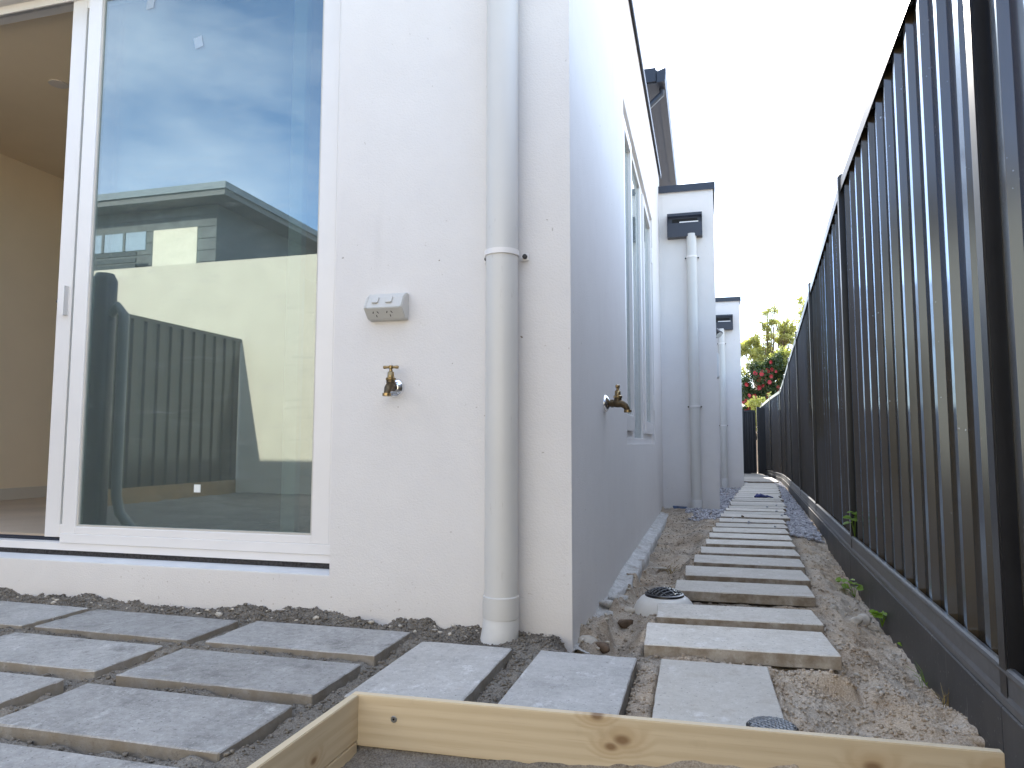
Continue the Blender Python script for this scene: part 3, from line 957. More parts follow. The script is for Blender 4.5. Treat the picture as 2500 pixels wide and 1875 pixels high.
# upper storey, set back
w = MB(); w.box(-11.0, -0.93, 12.0, 22.0, 3.1, 6.76)
w.build('upper_wall', R, house)
w = MB(); w.box(-11.3, -0.66, 11.95, 22.3, 6.76, 6.80)
w.build('eave', M['eave'], house)
w = MB(); w.prism([(-11.3, 7.0), (-0.70, 7.0), (-3.5, 7.6), (-8.5, 7.6)], 'y', 12.0, 22.3)
w.build('upper_roof', M['dark_metal'], house)
w = MB(); w.box(-11.3, -0.68, 11.90, 11.95, 6.78, 7.02); w.box(-0.70, -0.66, 11.95, 22.3, 6.80, 7.0)
w.build('fascia', M['dark_metal'], house)
w = MB(); w.prism([(-0.66, 6.74), (-0.53, 6.74), (-0.51, 6.95), (-0.51, 6.98), (-0.53, 6.98), (-0.545, 6.765), (-0.645, 6.765), (-0.645, 6.94), (-0.66, 6.94)], 'y', 11.88, 22.3)
w.prism([(-0.66, 6.74), (-0.53, 6.74), (-0.51, 6.98), (-0.66, 6.93)], 'y', 11.86, 11.88)
gut = w.build('gutter', M['dark_metal'], house)
w = MB(); w.tube([(-0.60, 12.15, 6.74), (-0.60, 12.15, 6.66), (-0.85, 12.15, 6.44), (-0.872, 12.15, 6.36), (-0.872, 12.15, 3.62)], 0.05, 10)
w.build('upper_downpipe', M['dark_metal'], house, smooth=True)

# concrete footing showing at the foot of the side wall
def footing():
    ys = np.arange(2.402, 7.765, 0.012)
    us = np.array([0.0, 0.12, 0.25, 0.38, 0.5, 0.62, 0.74, 0.86, 0.95, 1.0])
    U, Y = np.meshgrid(us, ys)
    near = 1 - sst(3.2, 3.9, Y)
    step = np.floor((Y + 0.05 * vn(Y, Y * 0, 0.1, 40)) / 0.17)
    out = -0.362 - 0.030 * near + 0.007 * vn(Y, Y * 0 + 0.3, 0.09, 31) * 2 + near * 0.05 * vn(step, step * 0 + 2.2, 1.0, 36)
    X = (XS - 0.01) + (out - XS + 0.01) * U
    top = -0.052 - 0.018 * near - 0.004 * (Y - 2.5) + 0.020 * (1 - U) ** 2 + near * 0.03 * vn(step, step * 0 + 5.1, 1.0, 37)
    Z = top + (0.010 + 0.018 * near) * vn(X, Y, 0.045, 33) + (0.008 + 0.010 * near) * vn(X, Y, 0.018, 34)
    X2 = np.concatenate([X, out[:, -1:] + 0.002, out[:, -1:] + 0.004 + 0.008 * vn(Y[:, -1:], Y[:, -1:] * 0, 0.05, 38)], 1)
    Z2 = np.concatenate([Z, Z[:, -1:] - 0.045, Z[:, -1:] - 0.30], 1)
    Y2 = np.concatenate([Y, Y[:, -1:], Y[:, -1:]], 1)
    V = np.stack([X2.ravel(), Y2.ravel(), Z2.ravel()], 1)
    k = X2.shape[1]
    i = np.arange((len(ys) - 1) * (k - 1)); r_, c_ = i // (k - 1), i % (k - 1)
    a = r_ * k + c_
    return arr_mesh('footing', V, np.stack([a, a + 1, a + k + 1, a + k], 1), M['footing'], False)
obj('footing', footing(), house)

# --- sliding door
YF = 2.500
sd_ = empty('sliding_door', (-2.0, YF, 0.15)); sd_.parent = house; sd_.matrix_parent_inverse = Matrix.Translation(house.location).inverted()
tag(sd_, 'white framed sliding door standing open on its left')
ld = MB(); ld.box(-4.3, -1.335, WY + 0.003, 2.62, 0.134, 0.1375)
ld.build('sill', M['ledge'], sd_)
gap = MB(); gap.box(-4.3, -1.336, YF + 0.012, 2.66, 0.1375, 0.160)
gap.build('sealant_gap', M['sealant'], sd_)
fr = MB()
fr.box(-4.3, -1.335, YF, 2.64, 0.160, 0.192)
fr.box(-2.690, -1.335, YF - 0.006, YF + 0.028, 0.1925, 0.232)        # fixed panel bottom cover
fr.box(-4.3, -1.335, YF, 2.52, 2.735, 2.76); fr.box(-4.3, -1.335, 2.545, 2.555, 2.70, 2.76); fr.box(-4.3, -1.335, 2.595, 2.64, 2.72, 2.76)
fr.box(-4.3, -1.335, 2.52, 2.64, 2.752, 2.80)
fr.box(-1.405, -1.335, YF, 2.64, 0.192, 2.735)
fr.build('frame', M['white_frame'], sd_, bevel=0.0015)
fp = MB()
zb, zt = 0.232, 2.735
fp.box(-2.690, -2.618, YF + 0.002, YF + 0.040, zb, zt); fp.box(-1.482, -1.405, YF + 0.002, YF + 0.040, zb, zt)
fp.box(-2.618, -1.482, YF + 0.002, YF + 0.040, zb, 0.262); fp.box(-2.618, -1.482, YF + 0.002, YF + 0.040, 2.69, zt)
fp.build('fixed_panel', M['white_frame'], sd_, bevel=0.002)
bd = MB()
bd.box(-2.618, -2.610, YF + 0.009, YF + 0.022, 0.262, 2.69); bd.box(-1.490, -1.482, YF + 0.009, YF + 0.022, 0.262, 2.69); bd.box(-2.610, -1.490, YF + 0.009, YF + 0.022, 0.262, 0.270)
bd.build('glazing_bead', simple('grey_bead', (0.55, 0.52, 0.47), 0.5), sd_)
ps = MB(); ps.box(-2.612, -1.488, YF + 0.016, YF + 0.022, 0.268, 2.692)
pane = ps.build('glass_pane', M['glass'], sd_)
YS = 2.556
sp_ = MB()
sp_.box(-2.842, -2.760, YS, YS + 0.036, 0.205, 2.715); sp_.box(-1.655, -1.592, YS, YS + 0.036, 0.205, 2.715)
sp_.box(-2.760, -1.655, YS, YS + 0.036, 0.205, 0.262); sp_.box(-2.760, -1.655, YS, YS + 0.036, 2.655, 2.715)
sp_.build('sliding_panel', M['white_frame'], sd_, bevel=0.002)
ps = MB(); ps.box(-2.760, -1.655, YS + 0.015, YS + 0.021, 0.262, 2.655)
ps.build('glass_pane', M['glass'], sd_)
for (y0, y1, z0, z1) in ((2.548, 2.554, 0.192, 0.200), (2.60, 2.606, 0.192, 0.200), (2.523, 2.543, 2.742, 2.7515), (2.558, 2.592, 2.742, 2.7515)):  # the head pair are dark strips painted for shade in the slots
    tr = MB(); tr.box(-4.3, -2.70, y0, y1, z0, z1)
    tr.build('track', M['dark_metal'], sd_)
# curved pull handle and lock
hd = MB()
hp = []
for k in range(13):
    u = -1 + 2 * k / 12
    hp.append((u * 0.062, 0.026 * (1 - u * u) ** 0.8))
poly = [(a, b) for a, b in hp]
n_ = len(poly)
vs_ = [(-2.788 - b, YS - 0.024, 1.262 + a * 1.08) for a, b in poly] + [(-2.788 - b * 0.85, YS, 1.262 + a * 1.08) for a, b in poly]
vs_ += [(-2.778, YS - 0.024, 1.262 + a * 1.08) for a, b in poly] + [(-2.778, YS, 1.262 + a * 1.08) for a, b in poly]
fs_ = []
for k in range(n_ - 1):
    fs_ += [(k, k + 1, n_ + k + 1, n_ + k), (k, 2 * n_ + k, 2 * n_ + k + 1, k + 1), (2 * n_ + k, 3 * n_ + k, 3 * n_ + k + 1, 2 * n_ + k + 1)]
hd.add(vs_, fs_)
hd.build('handle', M['white_frame'], sd_)
lk = MB(); lk.lathe([(0.007, 0), (0.007, 0.006), (0.004, 0.0062)], (-2.834, YS, 1.262), (0, -1, 0), 12)
lk.build('lock', M['dark_metal'], sd_, smooth=True)
wht = simple('sticker_paper', (0.78, 0.80, 0.78), 0.6)
st = MB(); st.box(-2.035, -2.004, YF + 0.0145, YF + 0.0155, 0.418, 0.450)
st.build('sticker', wht, sd_)
st = MB(); st.add([(-2.375, YF + 0.0152, 2.66), (-2.335, YF + 0.0152, 2.66), (-2.345, YF + 0.0152, 2.565), (-2.385, YF + 0.0152, 2.56)], [(0, 1, 2, 3)]); 
st.build('sticker', simple('faded_tape', (0.36, 0.42, 0.48), 0.6), sd_)
st = MB(); st.add([(-2.125, YF + 0.0152, 2.385), (-2.085, YF + 0.0152, 2.395), (-2.075, YF + 0.0152, 2.345), (-2.115, YF + 0.0152, 2.335)], [(0, 1, 2, 3)])
st.build('sticker', simple('faded_tape', (0.36, 0.44, 0.52), 0.6), sd_)

# --- room behind the door
rm = MB()
rm.box(-5.10, -4.98, 2.62, 9.0, 0.0, 2.95); rm.box(-4.98, -0.70, 8.9, 9.0, 0.0, 2.95)
rm.box(-4.98, -4.3, 2.622, 2.70, 0.0, 2.95)
rm.build('inner_wall', M['room'], house)
rm = MB(); rm.box(-4.98, -0.70, 2.622, 8.9, 2.75, 2.949)
rm.build('ceiling', M['room'], house)
rm = MB(); rm.box(-4.98, -0.70, 2.665, 8.9, 0.02, 0.2)
rm.build('timber_floor', M['floor_tile'], house)
rm = MB(); rm.box(-4.98, -4.962, 2.70, 8.9, 0.2, 0.285)
rm.build('skirting', M['skirting'], house)
dl = MB(); dl.lathe([(0.05, 0), (0.052, 0.006), (0.04, 0.007)], (-3.668, 3.228, 2.75), (0, 0, -1), 24)
dl.build('downlight', simple('downlight_trim', (0.66, 0.60, 0.56), 0.5), house, smooth=True)

# --- side window
XW = -0.462
sw = empty('window', (XW, 5.4, 0.62)); sw.parent = house; sw.matrix_parent_inverse = Matrix.Translation(house.location).inverted()
tag(sw, 'tall white framed window with a hinged sash, seen edge on')
f_ = MB()
f_.box(XW - 0.06, XW, 4.20, 4.27, 0.6155, 2.7145); f_.box(XW - 0.06, XW, 6.57, 6.64, 0.6155, 2.7145)
f_.box(XW - 0.06, XW, 4.27, 6.57, 0.6155, 0.66); f_.box(XW - 0.06, XW, 4.27, 6.57, 2.66, 2.7145)
f_.box(XW - 0.06, XW - 0.003, 4.27, 4.80, 0.66, 0.698); f_.box(XW - 0.06, XW - 0.003, 5.74, 6.57, 0.66, 0.698); f_.box(XW - 0.06, XW, 4.80, 4.92, 0.66, 2.66); f_.box(XW - 0.06, XW, 5.62, 5.74, 0.66, 2.66)
f_.build('frame', M['white_frame'], sw, bevel=0.002)
for (a, b) in ((4.275, 4.795), (5.745, 6.565)):
    s_ = MB()
    x0, x1 = XW - 0.03, XW + 0.016
    s_.box(x0, x1, a, a + 0.06, 0.70, 2.655); s_.box(x0, x1, b - 0.06, b, 0.70, 2.655)
    s_.box(x0, x1, a + 0.06, b - 0.06, 0.70, 0.80); s_.box(x0, x1, a + 0.06, b - 0.06, 2.59, 2.655)
    sash = s_.build('sash', M['white_frame'], sw, bevel=0.002)
    p_ = MB(); p_.box(XW - 0.012, XW - 0.006, a + 0.06, b - 0.06, 0.80, 2.59)
    p_.build('glass_pane', M['win_glass'], sw)
p_ = MB(); p_.box(XW - 0.022, XW - 0.016, 4.92, 5.62, 0.66, 2.66)
p_.build('glass_pane', M['win_glass'], sw)
for zc in (0.92, 2.28):
    h_ = MB()
    for k in range(3):
        h_.lathe([(0.008, 0), (0.008, 0.045)], (XW + 0.022, 6.575, zc + k * 0.048), (0, 0, 1), 10)
    h_.box(XW + 0.0162, XW + 0.02, 6.52, 6.57, zc, zc + 0.14)
    h_.build('hinge', M['white_frame'], sw, smooth=True)

# ------------------------------------------------------------------ downpipes
def bracket(parent, cx, cy, z, r, side=1, bolt=True):
    b = MB()
    b.lathe([(r + 0.001, 0), (r + 0.0045, 0.0005), (r + 0.0045, 0.019), (r + 0.001, 0.0195)], (cx, cy, z), (0, 0, 1), 32)
    bo = b.build('bracket', M['white_frame'], parent, smooth=True)
    for s in (-1, 1):
        e = MB()
        xa, xb = sorted((cx + s * (r - 0.002), cx + s * (r + 0.026)))
        e.prism([(xa, cy + r - 0.004), (xb, cy + r - 0.004), (xb, cy + r + 0.003), (xa, cy + r + 0.003)], 'z', z - 0.004, z + 0.022)
        e.build('bracket_ear', M['white_frame'], parent, bevel=0.001)
    for s in (-1, 1):
        q = MB(); q.lathe([(0.0085, 0), (0.0085, 0.008), (0.006, 0.010)], (cx + s * (r + 0.014), cy + r - 0.004, z + 0.009), (0, -1, 0), 14)
        q.build('bolt', M['black_plastic'], parent, smooth=True)
def make_pvc_stained():
    mt, t, p = new_mat('scuffed_pvc')
    v = wcoord(t)
    base = ramp(t, noise(t, v, 3, 4), 0.3, 0.7, rgb(0.63, 0.615, 0.585), rgb(0.665, 0.65, 0.62))
    scf = noise(t, wcoord(t, (6, 6, 1.0)), 9, 6, 0.75)
    m1 = ramp(t, scf, 0.61, 0.70)
    band = noise(t, wcoord(t, (1, 1, 1)), 2.4, 2)
    fac = mixc(t, 1.0, m1, ramp(t, band, 0.52, 0.64), 'MULTIPLY')
    base = mixc(t, mixc(t, 0.6, rgb(0, 0, 0), fac), base, rgb(0.30, 0.25, 0.20))
    t.links.new(base, p.inputs['Base Color'])
    p.inputs['Roughness'].default_value = 0.36
    return mt
M['pvc_scuff'] = make_pvc_stained()
# near downpipe
dp = empty('downpipe', (-0.682, 2.322, -0.03))
tag(dp, 'thick beige grey downpipe on the front wall with scuff marks and a white foot', 'downpipe', 'downpipes on the house walls')
PR, PX, PY = 0.0555, -0.6635, 2.322
q = MB(); q.lathe([(PR, 0), (PR, 3.70)], (PX, PY, 0.09), (0, 0, 1), 40)
q.build('pipe', M['pvc_scuff'], dp, smooth=True)
bracket(dp, PX, PY, 1.262, PR)
q = MB(); q.lathe([(PR + 0.0005, 0.0), (PR + 0.0048, 0.002), (PR + 0.0048, 0.072), (PR + 0.0005, 0.074)], (PX, PY, 0.045), (0, 0, 1), 40)
q.build('coupling', M['pvc_scuff'], dp, smooth=True)
q = MB()
q.tube([(PX + 0.0, PY, 0.047), (PX - 0.001, PY, 0.015), (PX - 0.004, PY - 0.004, -0.02), (PX - 0.012, PY - 0.006, -0.07)], [PR + 0.0035, PR + 0.005, PR + 0.007, PR + 0.007], 32)
q.build('elbow', M['pvc_white'], dp, smooth=True)

def headed_pipe(name_lbl, px, wy, r, ztop, zbot, hx0, hx1, hz0, hz1, dz, clips, split):
    t_ = empty('downpipe', (px, wy - r - 0.02, zbot))
    tag(t_, name_lbl, 'downpipe', 'downpipes on the house walls')
    cy = wy - r - 0.012
    q = MB(); q.lathe([(r, 0), (r, ztop - zbot)], (px, cy, zbot), (0, 0, 1), 28)
    q.build('pipe', M['pvc'], t_, smooth=True)
    for z in clips:
        bracket(t_, px, cy, z, r)
    q = MB(); q.lathe([(r + 0.001, -0.12), (r + 0.005, -0.118), (r + 0.005, 0.06), (r + 0.001, 0.062)], (px, cy, zbot + 0.14), (0, 0, 1), 28)
    q.build('coupling', M['pvc_white'], t_, smooth=True)
    # rainwater head: folded steel box, open slot behind its front lip
    d0 = wy - dz
    zm = hz0 + (hz1 - hz0) * split
    b = MB()
    th = 0.004
    b.box(hx0, hx1, d0, d0 + th, hz0, zm)
    b.box(hx0, hx1, d0 + th, wy - 0.002, hz0, hz0 + th)
    b.prism([(d0 + th, hz0 + th), (wy - 0.002, hz0 + th), (wy - 0.002, hz1), (d0 + th + 0.03, hz1), (d0 + th, zm)], 'x', hx0, hx0 + th)
    b.prism([(d0 + th, hz0 + th), (wy - 0.002, hz0 + th), (wy - 0.002, hz1), (d0 + th + 0.03, hz1), (d0 + th, zm)], 'x', hx1 - th, hx1)
    b.box(hx0 + th, hx1 - th, wy - 0.012, wy - 0.002, hz0 + th, hz1)
    b.box(hx0 + th, hx1 - th, d0 + 0.034, d0 + 0.046, hz1 - 0.03, hz1)
    b.build('rainwater_head', M['dark_metal'], t_)
    b = MB(); b.box(hx0 + 0.05, hx1 - 0.05, wy - 0.0155, wy - 0.012, zm - 0.03, hz1 - 0.05)
    b.build('overflow_opening', M['black_void'], t_)
    b = MB(); b.box(hx0 + 0.13, hx1 - 0.04, d0 + 0.008, d0 + 0.02, zm - 0.004, zm + 0.014)
    b.build('inner_lip', M['white_frame'], t_)
    return t_
headed_pipe('white downpipe under the nearer dark rainwater head on the first projecting wall', -0.094, 7.78, 0.052, 2.86, -0.16, -0.346, 0.020, 2.832, 3.10, 0.10, (2.60, 1.0), 0.56)
headed_pipe('thin white downpipe under the farther dark rainwater head on the last projecting wall', 0.312, 12.65, 0.052, 2.58, -0.16, 0.13, 0.503, 2.561, 2.825, 0.10, (2.32, 0.92), 0.52)

# ------------------------------------------------------------------ power outlet
po = empty('power_outlet', (-1.106, WY, 1.12))
tag(po, 'grey double power outlet box mounted on the wall above the tap', 'power outlet')
x0, x1 = -1.186, -1.036
zc = 1.118
# side profile in (y, z): sloping switch face above, socket face tilted below
prof = [(WY, zc + 0.050), (WY - 0.020, zc + 0.049), (WY - 0.044, zc + 0.030), (WY - 0.066, zc - 0.012), (WY - 0.062, zc - 0.014), (WY - 0.028, zc - 0.046), (WY, zc - 0.050)]
b = MB(); b.prism(prof, 'x', x0, x1)
b.build('body', M['outlet'], po, bevel=0.0025, seg=2)
for xs in (x0 + 0.030, x0 + 0.084):
    a = Vector((0, -0.022, -0.042)).normalized()
    nrm = Vector((0, -0.042, 0.022)).normalized()
    o0 = Vector((xs, WY - 0.050, zc + 0.0185)) + nrm * 0.0005
    b = MB()
    vs_ = []
    for du, dv, dn in [(0, -0.014, -0.002), (0.024, -0.014, -0.002), (0.024, 0.014, -0.002), (0, 0.014, -0.002), (0, -0.014, 0.004), (0.024, -0.014, 0.004), (0.024, 0.014, 0.007), (0, 0.014, 0.007)]:
        vs_.append(o0 + Vector((du, 0, 0)) + a * dv + nrm * dn)
    b.add(vs_, [(0, 3, 2, 1), (4, 5, 6, 7), (0, 1, 5, 4), (1, 2, 6, 5), (2, 3, 7, 6), (3, 0, 4, 7)])
    b.build('switch', M['outlet'], po, bevel=0.0015)
for xs in (x0 + 0.002, x1 - 0.010):
    b = MB(); b.prism([(WY - 0.018, zc + 0.050), (WY - 0.046, zc + 0.0325), (WY - 0.068, zc - 0.011), (WY - 0.064, zc - 0.013), (WY - 0.028, zc - 0.047), (WY - 0.018, zc - 0.047)], 'x', xs, xs + 0.008)
    b.build('end_cap', M['outlet'], po, bevel=0.0015)
for xs in (x0 + 0.006, x1 - 0.006):
    b = MB(); b.lathe([(0.0035, 0), (0.003, 0.001)], (xs, WY - 0.0655, zc - 0.004), (0, -0.88, 0.47), 10)
    b.build('screw_cap', M['outlet'], po)
fa = Vector((0, 0.034, -0.032)).normalized(); fn = Vector((0, -0.032, -0.034)).normalized()
for xs in (x0 + 0.042, x0 + 0.096):
    o0 = Vector((xs, WY - 0.046, zc - 0.029)) + fn * 0.0006
    s_ = MB()
    for (cx_, cz_, ang) in ((-0.009, -0.006, 0.45), (0.009, -0.006, -0.45), (0.0, 0.010, 0.0)):
        pts = []
        for du, dv in ((-0.0016, -0.005), (0.0016, -0.005), (0.0016, 0.005), (-0.0016, 0.005)):
            u = du * math.cos(ang) - dv * math.sin(ang) + cx_; v_ = du * math.sin(ang) + dv * math.cos(ang) + cz_
            pts.append(o0 + Vector((u, 0, 0)) + fa * v_)
        s_.add(pts, [(0, 1, 2, 3)])
    s_.build('socket_slots', M['black_void'], po)

# ------------------------------------------------------------------ taps
def make_tap(name_lbl):
    t_ = empty('garden_tap', (0, 0, 0))
    tag(t_, name_lbl, 'tap', 'brass garden taps')
    # local frame: wall at y=0, spout towards -y
    q = MB(); q.lathe([(0.036, 0), (0.036, 0.003), (0.030, 0.012), (0.018, 0.018), (0.014, 0.020)], (0, 0, 0), (0, -1, 0), 32)
    obj('flange', q.mesh('flange', M['chrome'], True), t_)
    q = MB()
    q.tube([(0, -0.014, 0), (0, -0.030, 0)], 0.0135, 16)
    q.lathe([(0.0165, 0), (0.0165, 0.012)], (0, -0.024, 0), (0, -1, 0), 6)
    q.tube([(0, -0.034, 0), (0, -0.043, 0), (0, -0.053, 0.001), (0, -0.063, 0.0), (0, -0.072, -0.003), (0, -0.083, -0.010), (0, -0.090, -0.022), (0, -0.092, -0.031)],
           [0.013, 0.0155, 0.0175, 0.0165, 0.0145, 0.013, 0.0115, 0.011], 16)
    q.tube([(0, -0.053, 0.005), (0, -0.053, 0.024)], [0.016, 0.0155], 16)
    obj('body', q.mesh('body', M['brass_dark'], True), t_)
    q = MB(); q.lathe([(0.0125, 0), (0.0155, 0.001), (0.0155, 0.010), (0.0125, 0.011)], (0, -0.0922, -0.026), (0, -0.03, -1), 20)
    obj('spout_ring', q.mesh('spout_ring', M['brass'], True), t_)
    q = MB(); q.lathe([(0.0170, 0.022), (0.0180, 0.024), (0.0180, 0.030), (0.0150, 0.032), (0.0125, 0.034), (0.0115, 0.050), (0.0095, 0.053), (0.0062, 0.055), (0.0055, 0.068)], (0, -0.053, 0), (0, 0, 1), 16)
    obj('spindle', q.mesh('spindle', M['brass'], True), t_)
    q = MB()
    q.tube([(-0.028, -0.053, 0.069), (-0.023, -0.053, 0.0695), (-0.008, -0.053, 0.070), (0.008, -0.053, 0.070), (0.023, -0.053, 0.0695), (0.028, -0.053, 0.069)], [0.0052, 0.0064, 0.0045, 0.0045, 0.0064, 0.0052], 12)
    q.lathe([(0.006, 0.063), (0.009, 0.065), (0.009, 0.074), (0.006, 0.076)], (0, -0.053, 0), (0, 0, 1), 14)
    obj('handle', q.mesh('handle', M['brass'], True), t_)
    return t_
def copy_tree(o, parent=None):
    c_ = o.copy(); col.objects.link(c_)
    if parent is not None:
        c_.parent = parent
    for ch in list(o.children):
        copy_tree(ch, c_)
    return c_
tap1 = make_tap('brass garden tap with chrome flange on the sunlit front wall below the power outlet'.replace('sunlit ', ''))
tap2 = copy_tree(tap1)
tap2['label'] = 'brass garden tap seen side on, on the side wall before the window'
tap1.location = (-1.084, WY, 0.822); tap1.rotation_euler = (0, 0, 0.10)
tap2.location = (XS, 3.245, 0.802); tap2.rotation_euler = (0, 0, PI / 2)
tap2.scale = (1.12, 1.12, 1.12)
tap1.scale = (1.0, 1.0, 1.0)

# ------------------------------------------------------------------ small fittings on the first projecting wall
fl = empty('floodlight', (0.139, 9.6, 2.05))
tag(fl, 'small black floodlight on the projecting wall beside the farther downpipe', 'floodlight')
q = MB(); q.box(0.139, 0.155, 9.55, 9.65, 2.06, 2.16)
q.build('bracket', M['black_plastic'], fl, bevel=0.003)
q = MB(); q.lathe([(0.02, 0), (0.045, 0.01), (0.052, 0.05), (0.056, 0.09), (0.047, 0.092)], (0.160, 9.62, 2.10), (0.55, -0.5, -0.75), 20)
q.build('lamp_head', M['black_plastic'], fl, smooth=True)
q = MB(); q.lathe([(0.045, 0.0935), (0.045, 0.096)], (0.160, 9.62, 2.10), (0.55, -0.5, -0.75), 20)
q.build('lens', M['white_box'], fl)
mb_ = empty('meter_box', (0.139, 9.75, 1.65))
tag(mb_, 'narrow white box on the edge of the projecting wall below the floodlight', 'box')
q = MB(); q.box(0.139, 0.195, 9.62, 9.88, 1.485, 1.80)
q.build('body', M['white_box'], mb_, bevel=0.004)
q = MB(); q.box(0.1955, 0.205, 9.63, 9.87, 1.50, 1.785)
q.build('cover', M['white_frame'], mb_, bevel=0.002)
q = MB(); q.tube([(0.152, 9.75, 1.485), (0.152, 9.75, 0.4)], 0.011, 10)
q.build('conduit', M['pvc'], mb_, smooth=True)

# blue membrane showing under the first projecting wall
q = MB()
q.add([(-0.34, 7.74, -0.03), (-0.20, 7.725, -0.035), (-0.17, 7.70, -0.10), (-0.31, 7.70, -0.12), (-0.33, 7.755, -0.03), (-0.19, 7.745, -0.035), (-0.16, 7.72, -0.12), (-0.32, 7.72, -0.13)],
      [(0, 1, 2, 3), (7, 6, 5, 4), (0, 4, 5, 1), (1, 5, 6, 2), (2, 6, 7, 3), (3, 7, 4, 0)])
o = q.build('membrane_flap', M['membrane'])
tag(o, 'dark blue flap of waterproof membrane under the projecting wall beside the downpipe foot', 'membrane')

# ------------------------------------------------------------------ fence
fence = empty('fence', (0.673, 1.903, -0.15))
tag(fence, 'tall dark corrugated steel fence with posts and black plinth boards along the path', 'fence')
def sheet_mesh(a, b, s0, s1, z0a, z0b, z1a, z1b, L_):
    """ribbed sheet between distances s0..s1 along the bay a->b"""
    d = (Vector(b) - Vector(a)).normalized(); n = Vector((-d.y, d.x))      # n points to the alley (-x)
    prof = []
    s = math.floor(s0 / 0.19) * 0.19 - 0.19
    while s < s1 + 0.19:
        #   wide recessed pan, then a narrow proud rib whose crown tips slightly forward
        prof += [(s + 0.008, -0.010), (s + 0.124, -0.010), (s + 0.136, 0.0118 + rnd.uniform(-0.0009, 0.0009)), (s + 0.186 + rnd.uniform(-0.004, 0.003), 0.0080 + rnd.uniform(-0.0009, 0.0009)), (s + 0.1975, -0.0099)]
        s += 0.19
    pts = []
    def at(s):
        for (p, q) in zip(prof[:-1], prof[1:]):
            if p[0] <= s <= q[0] and q[0] > p[0]:
                return p[1] + (q[1] - p[1]) * (s - p[0]) / (q[0] - p[0])
        return 0.0
    keys = sorted(set([s0, s1] + [p[0] for p in prof if s0 < p[0] < s1]))
    V, F = [], []
    for s in keys:
        p = Vector(a) + d * s + n * at(s)
        u = s / L_
        V += [(p.x, p.y, z0a + (z0b - z0a) * u), (p.x, p.y, z1a + (z1b - z1a) * u)]
        p2 = p - n * 0.0012
        V += [(p2.x, p2.y, z0a + (z0b - z0a) * u), (p2.x, p2.y, z1a + (z1b - z1a) * u)]
    for i in range(len(keys) - 1):
        k = i * 4
        F += [(k, k + 4, k + 5, k + 1), (k + 6, k + 2, k + 3, k + 7), (k + 1, k + 5, k + 7, k + 3)]
    me = bpy.data.meshes.new('sheet')
    me.from_pydata(V, [], F)
    me.update()
    me.materials.append(M['fence'])
    return me
for i in range(len(FP) - 1):
    a, b = FP[i], FP[i + 1]
    L_ = math.hypot(b[0] - a[0], b[1] - a[1])
    r0, r1, t0, t1 = FRAIL[i], FRAIL[i + 1], FTOP[i], FTOP[i + 1]
    for k in range(3):
        s0 = 0.025 + (L_ - 0.05) * k / 3 - (0.012 if k else 0); s1 = 0.025 + (L_ - 0.05) * (k + 1) / 3
        obj('sheet', sheet_mesh(a, b, s0, s1, r0 - 0.03, r1 - 0.03, t0 - 0.01, t1 - 0.01, L_), fence)
    d_ = (Vector(b) - Vector(a)).normalized(); n_ = Vector((-d_.y, d_.x))
    pf = [(0.012, 0.0), (0.022, 0.001), (0.028, -0.004), (0.030, -0.012), (0.0265, -0.022), (0.0265, -0.060), (0.031, -0.072), (0.031, -0.088), (-0.012, -0.088), (-0.012, -0.03), (0.008, -0.03)]
    V = []
    for (p_, zz) in ((Vector(a), r0), (Vector(b), r1)):
        for (o1, dz) in pf:
            e_ = p_ + n_ * o1
            V.append((e_.x, e_.y, zz + dz))
    k_ = len(pf)
    q = MB(); q.add(V, [(j, (j + 1) % k_, k_ + (j + 1) % k_, k_ + j) for j in range(k_)])
    q.build('bottom_rail', M['rail'], fence)
    q = MB()
    q.obox(a, b, 0.042, t0 - 0.004, t0, t1 - 0.004, t1, -0.021)
    q.obox(a, b, 0.0025, t0 - 0.060, t0 - 0.004, t1 - 0.060, t1 - 0.004, -0.021)
    q.obox(a, b, 0.0025, t0 - 0.045, t0 - 0.004, t1 - 0.045, t1 - 0.004, 0.0185)
    q.build('top_rail', M['post'], fence)
    q = MB()
    q.obox(a, b, 0.045, r0 - 0.38, r0 - 0.090, r1 - 0.38, r1 - 0.090, -0.0355)
    q.build('plinth_board', M['plinth'], fence, bevel=0.003)
for i, (x, y) in enumerate(FP):
    zt = FTOP[i] + 0.035
    nx = FP[min(i + 1, len(FP) - 1)]; pv = FP[max(i - 1, 0)]
    d = (Vector(nx) - Vector(pv)).normalized(); n = Vector((-d.y, d.x))
    q = MB()
    # C-section post: two flanges and a web
    def pb(s0, s1, w0, w1):
        ps_ = [Vector((x, y)) + d * s + n * w_ for s, w_ in ((s0, w0), (s1, w0), (s1, w1), (s0, w1))]
        q.add([(p.x, p.y, z) for z in (-0.6, zt) for p in ps_], [(0, 3, 2, 1), (4, 5, 6, 7), (0, 1, 5, 4), (1, 2, 6, 5), (2, 3, 7, 6), (3, 0, 4, 7)])
    pb(-0.026, 0.026, -0.026, 0.029)
    q.build('post', M['post'], fence, bevel=0.004, seg=2)
    q = MB()
    q.lathe([(0.029, -0.012), (0.0305, -0.004), (0.028, 0.006), (0.018, 0.014), (0.004, 0.017)], (x, y, zt), (0, 0, 1), 14)
    q.build('post_cap', M['post'], fence, smooth=True)

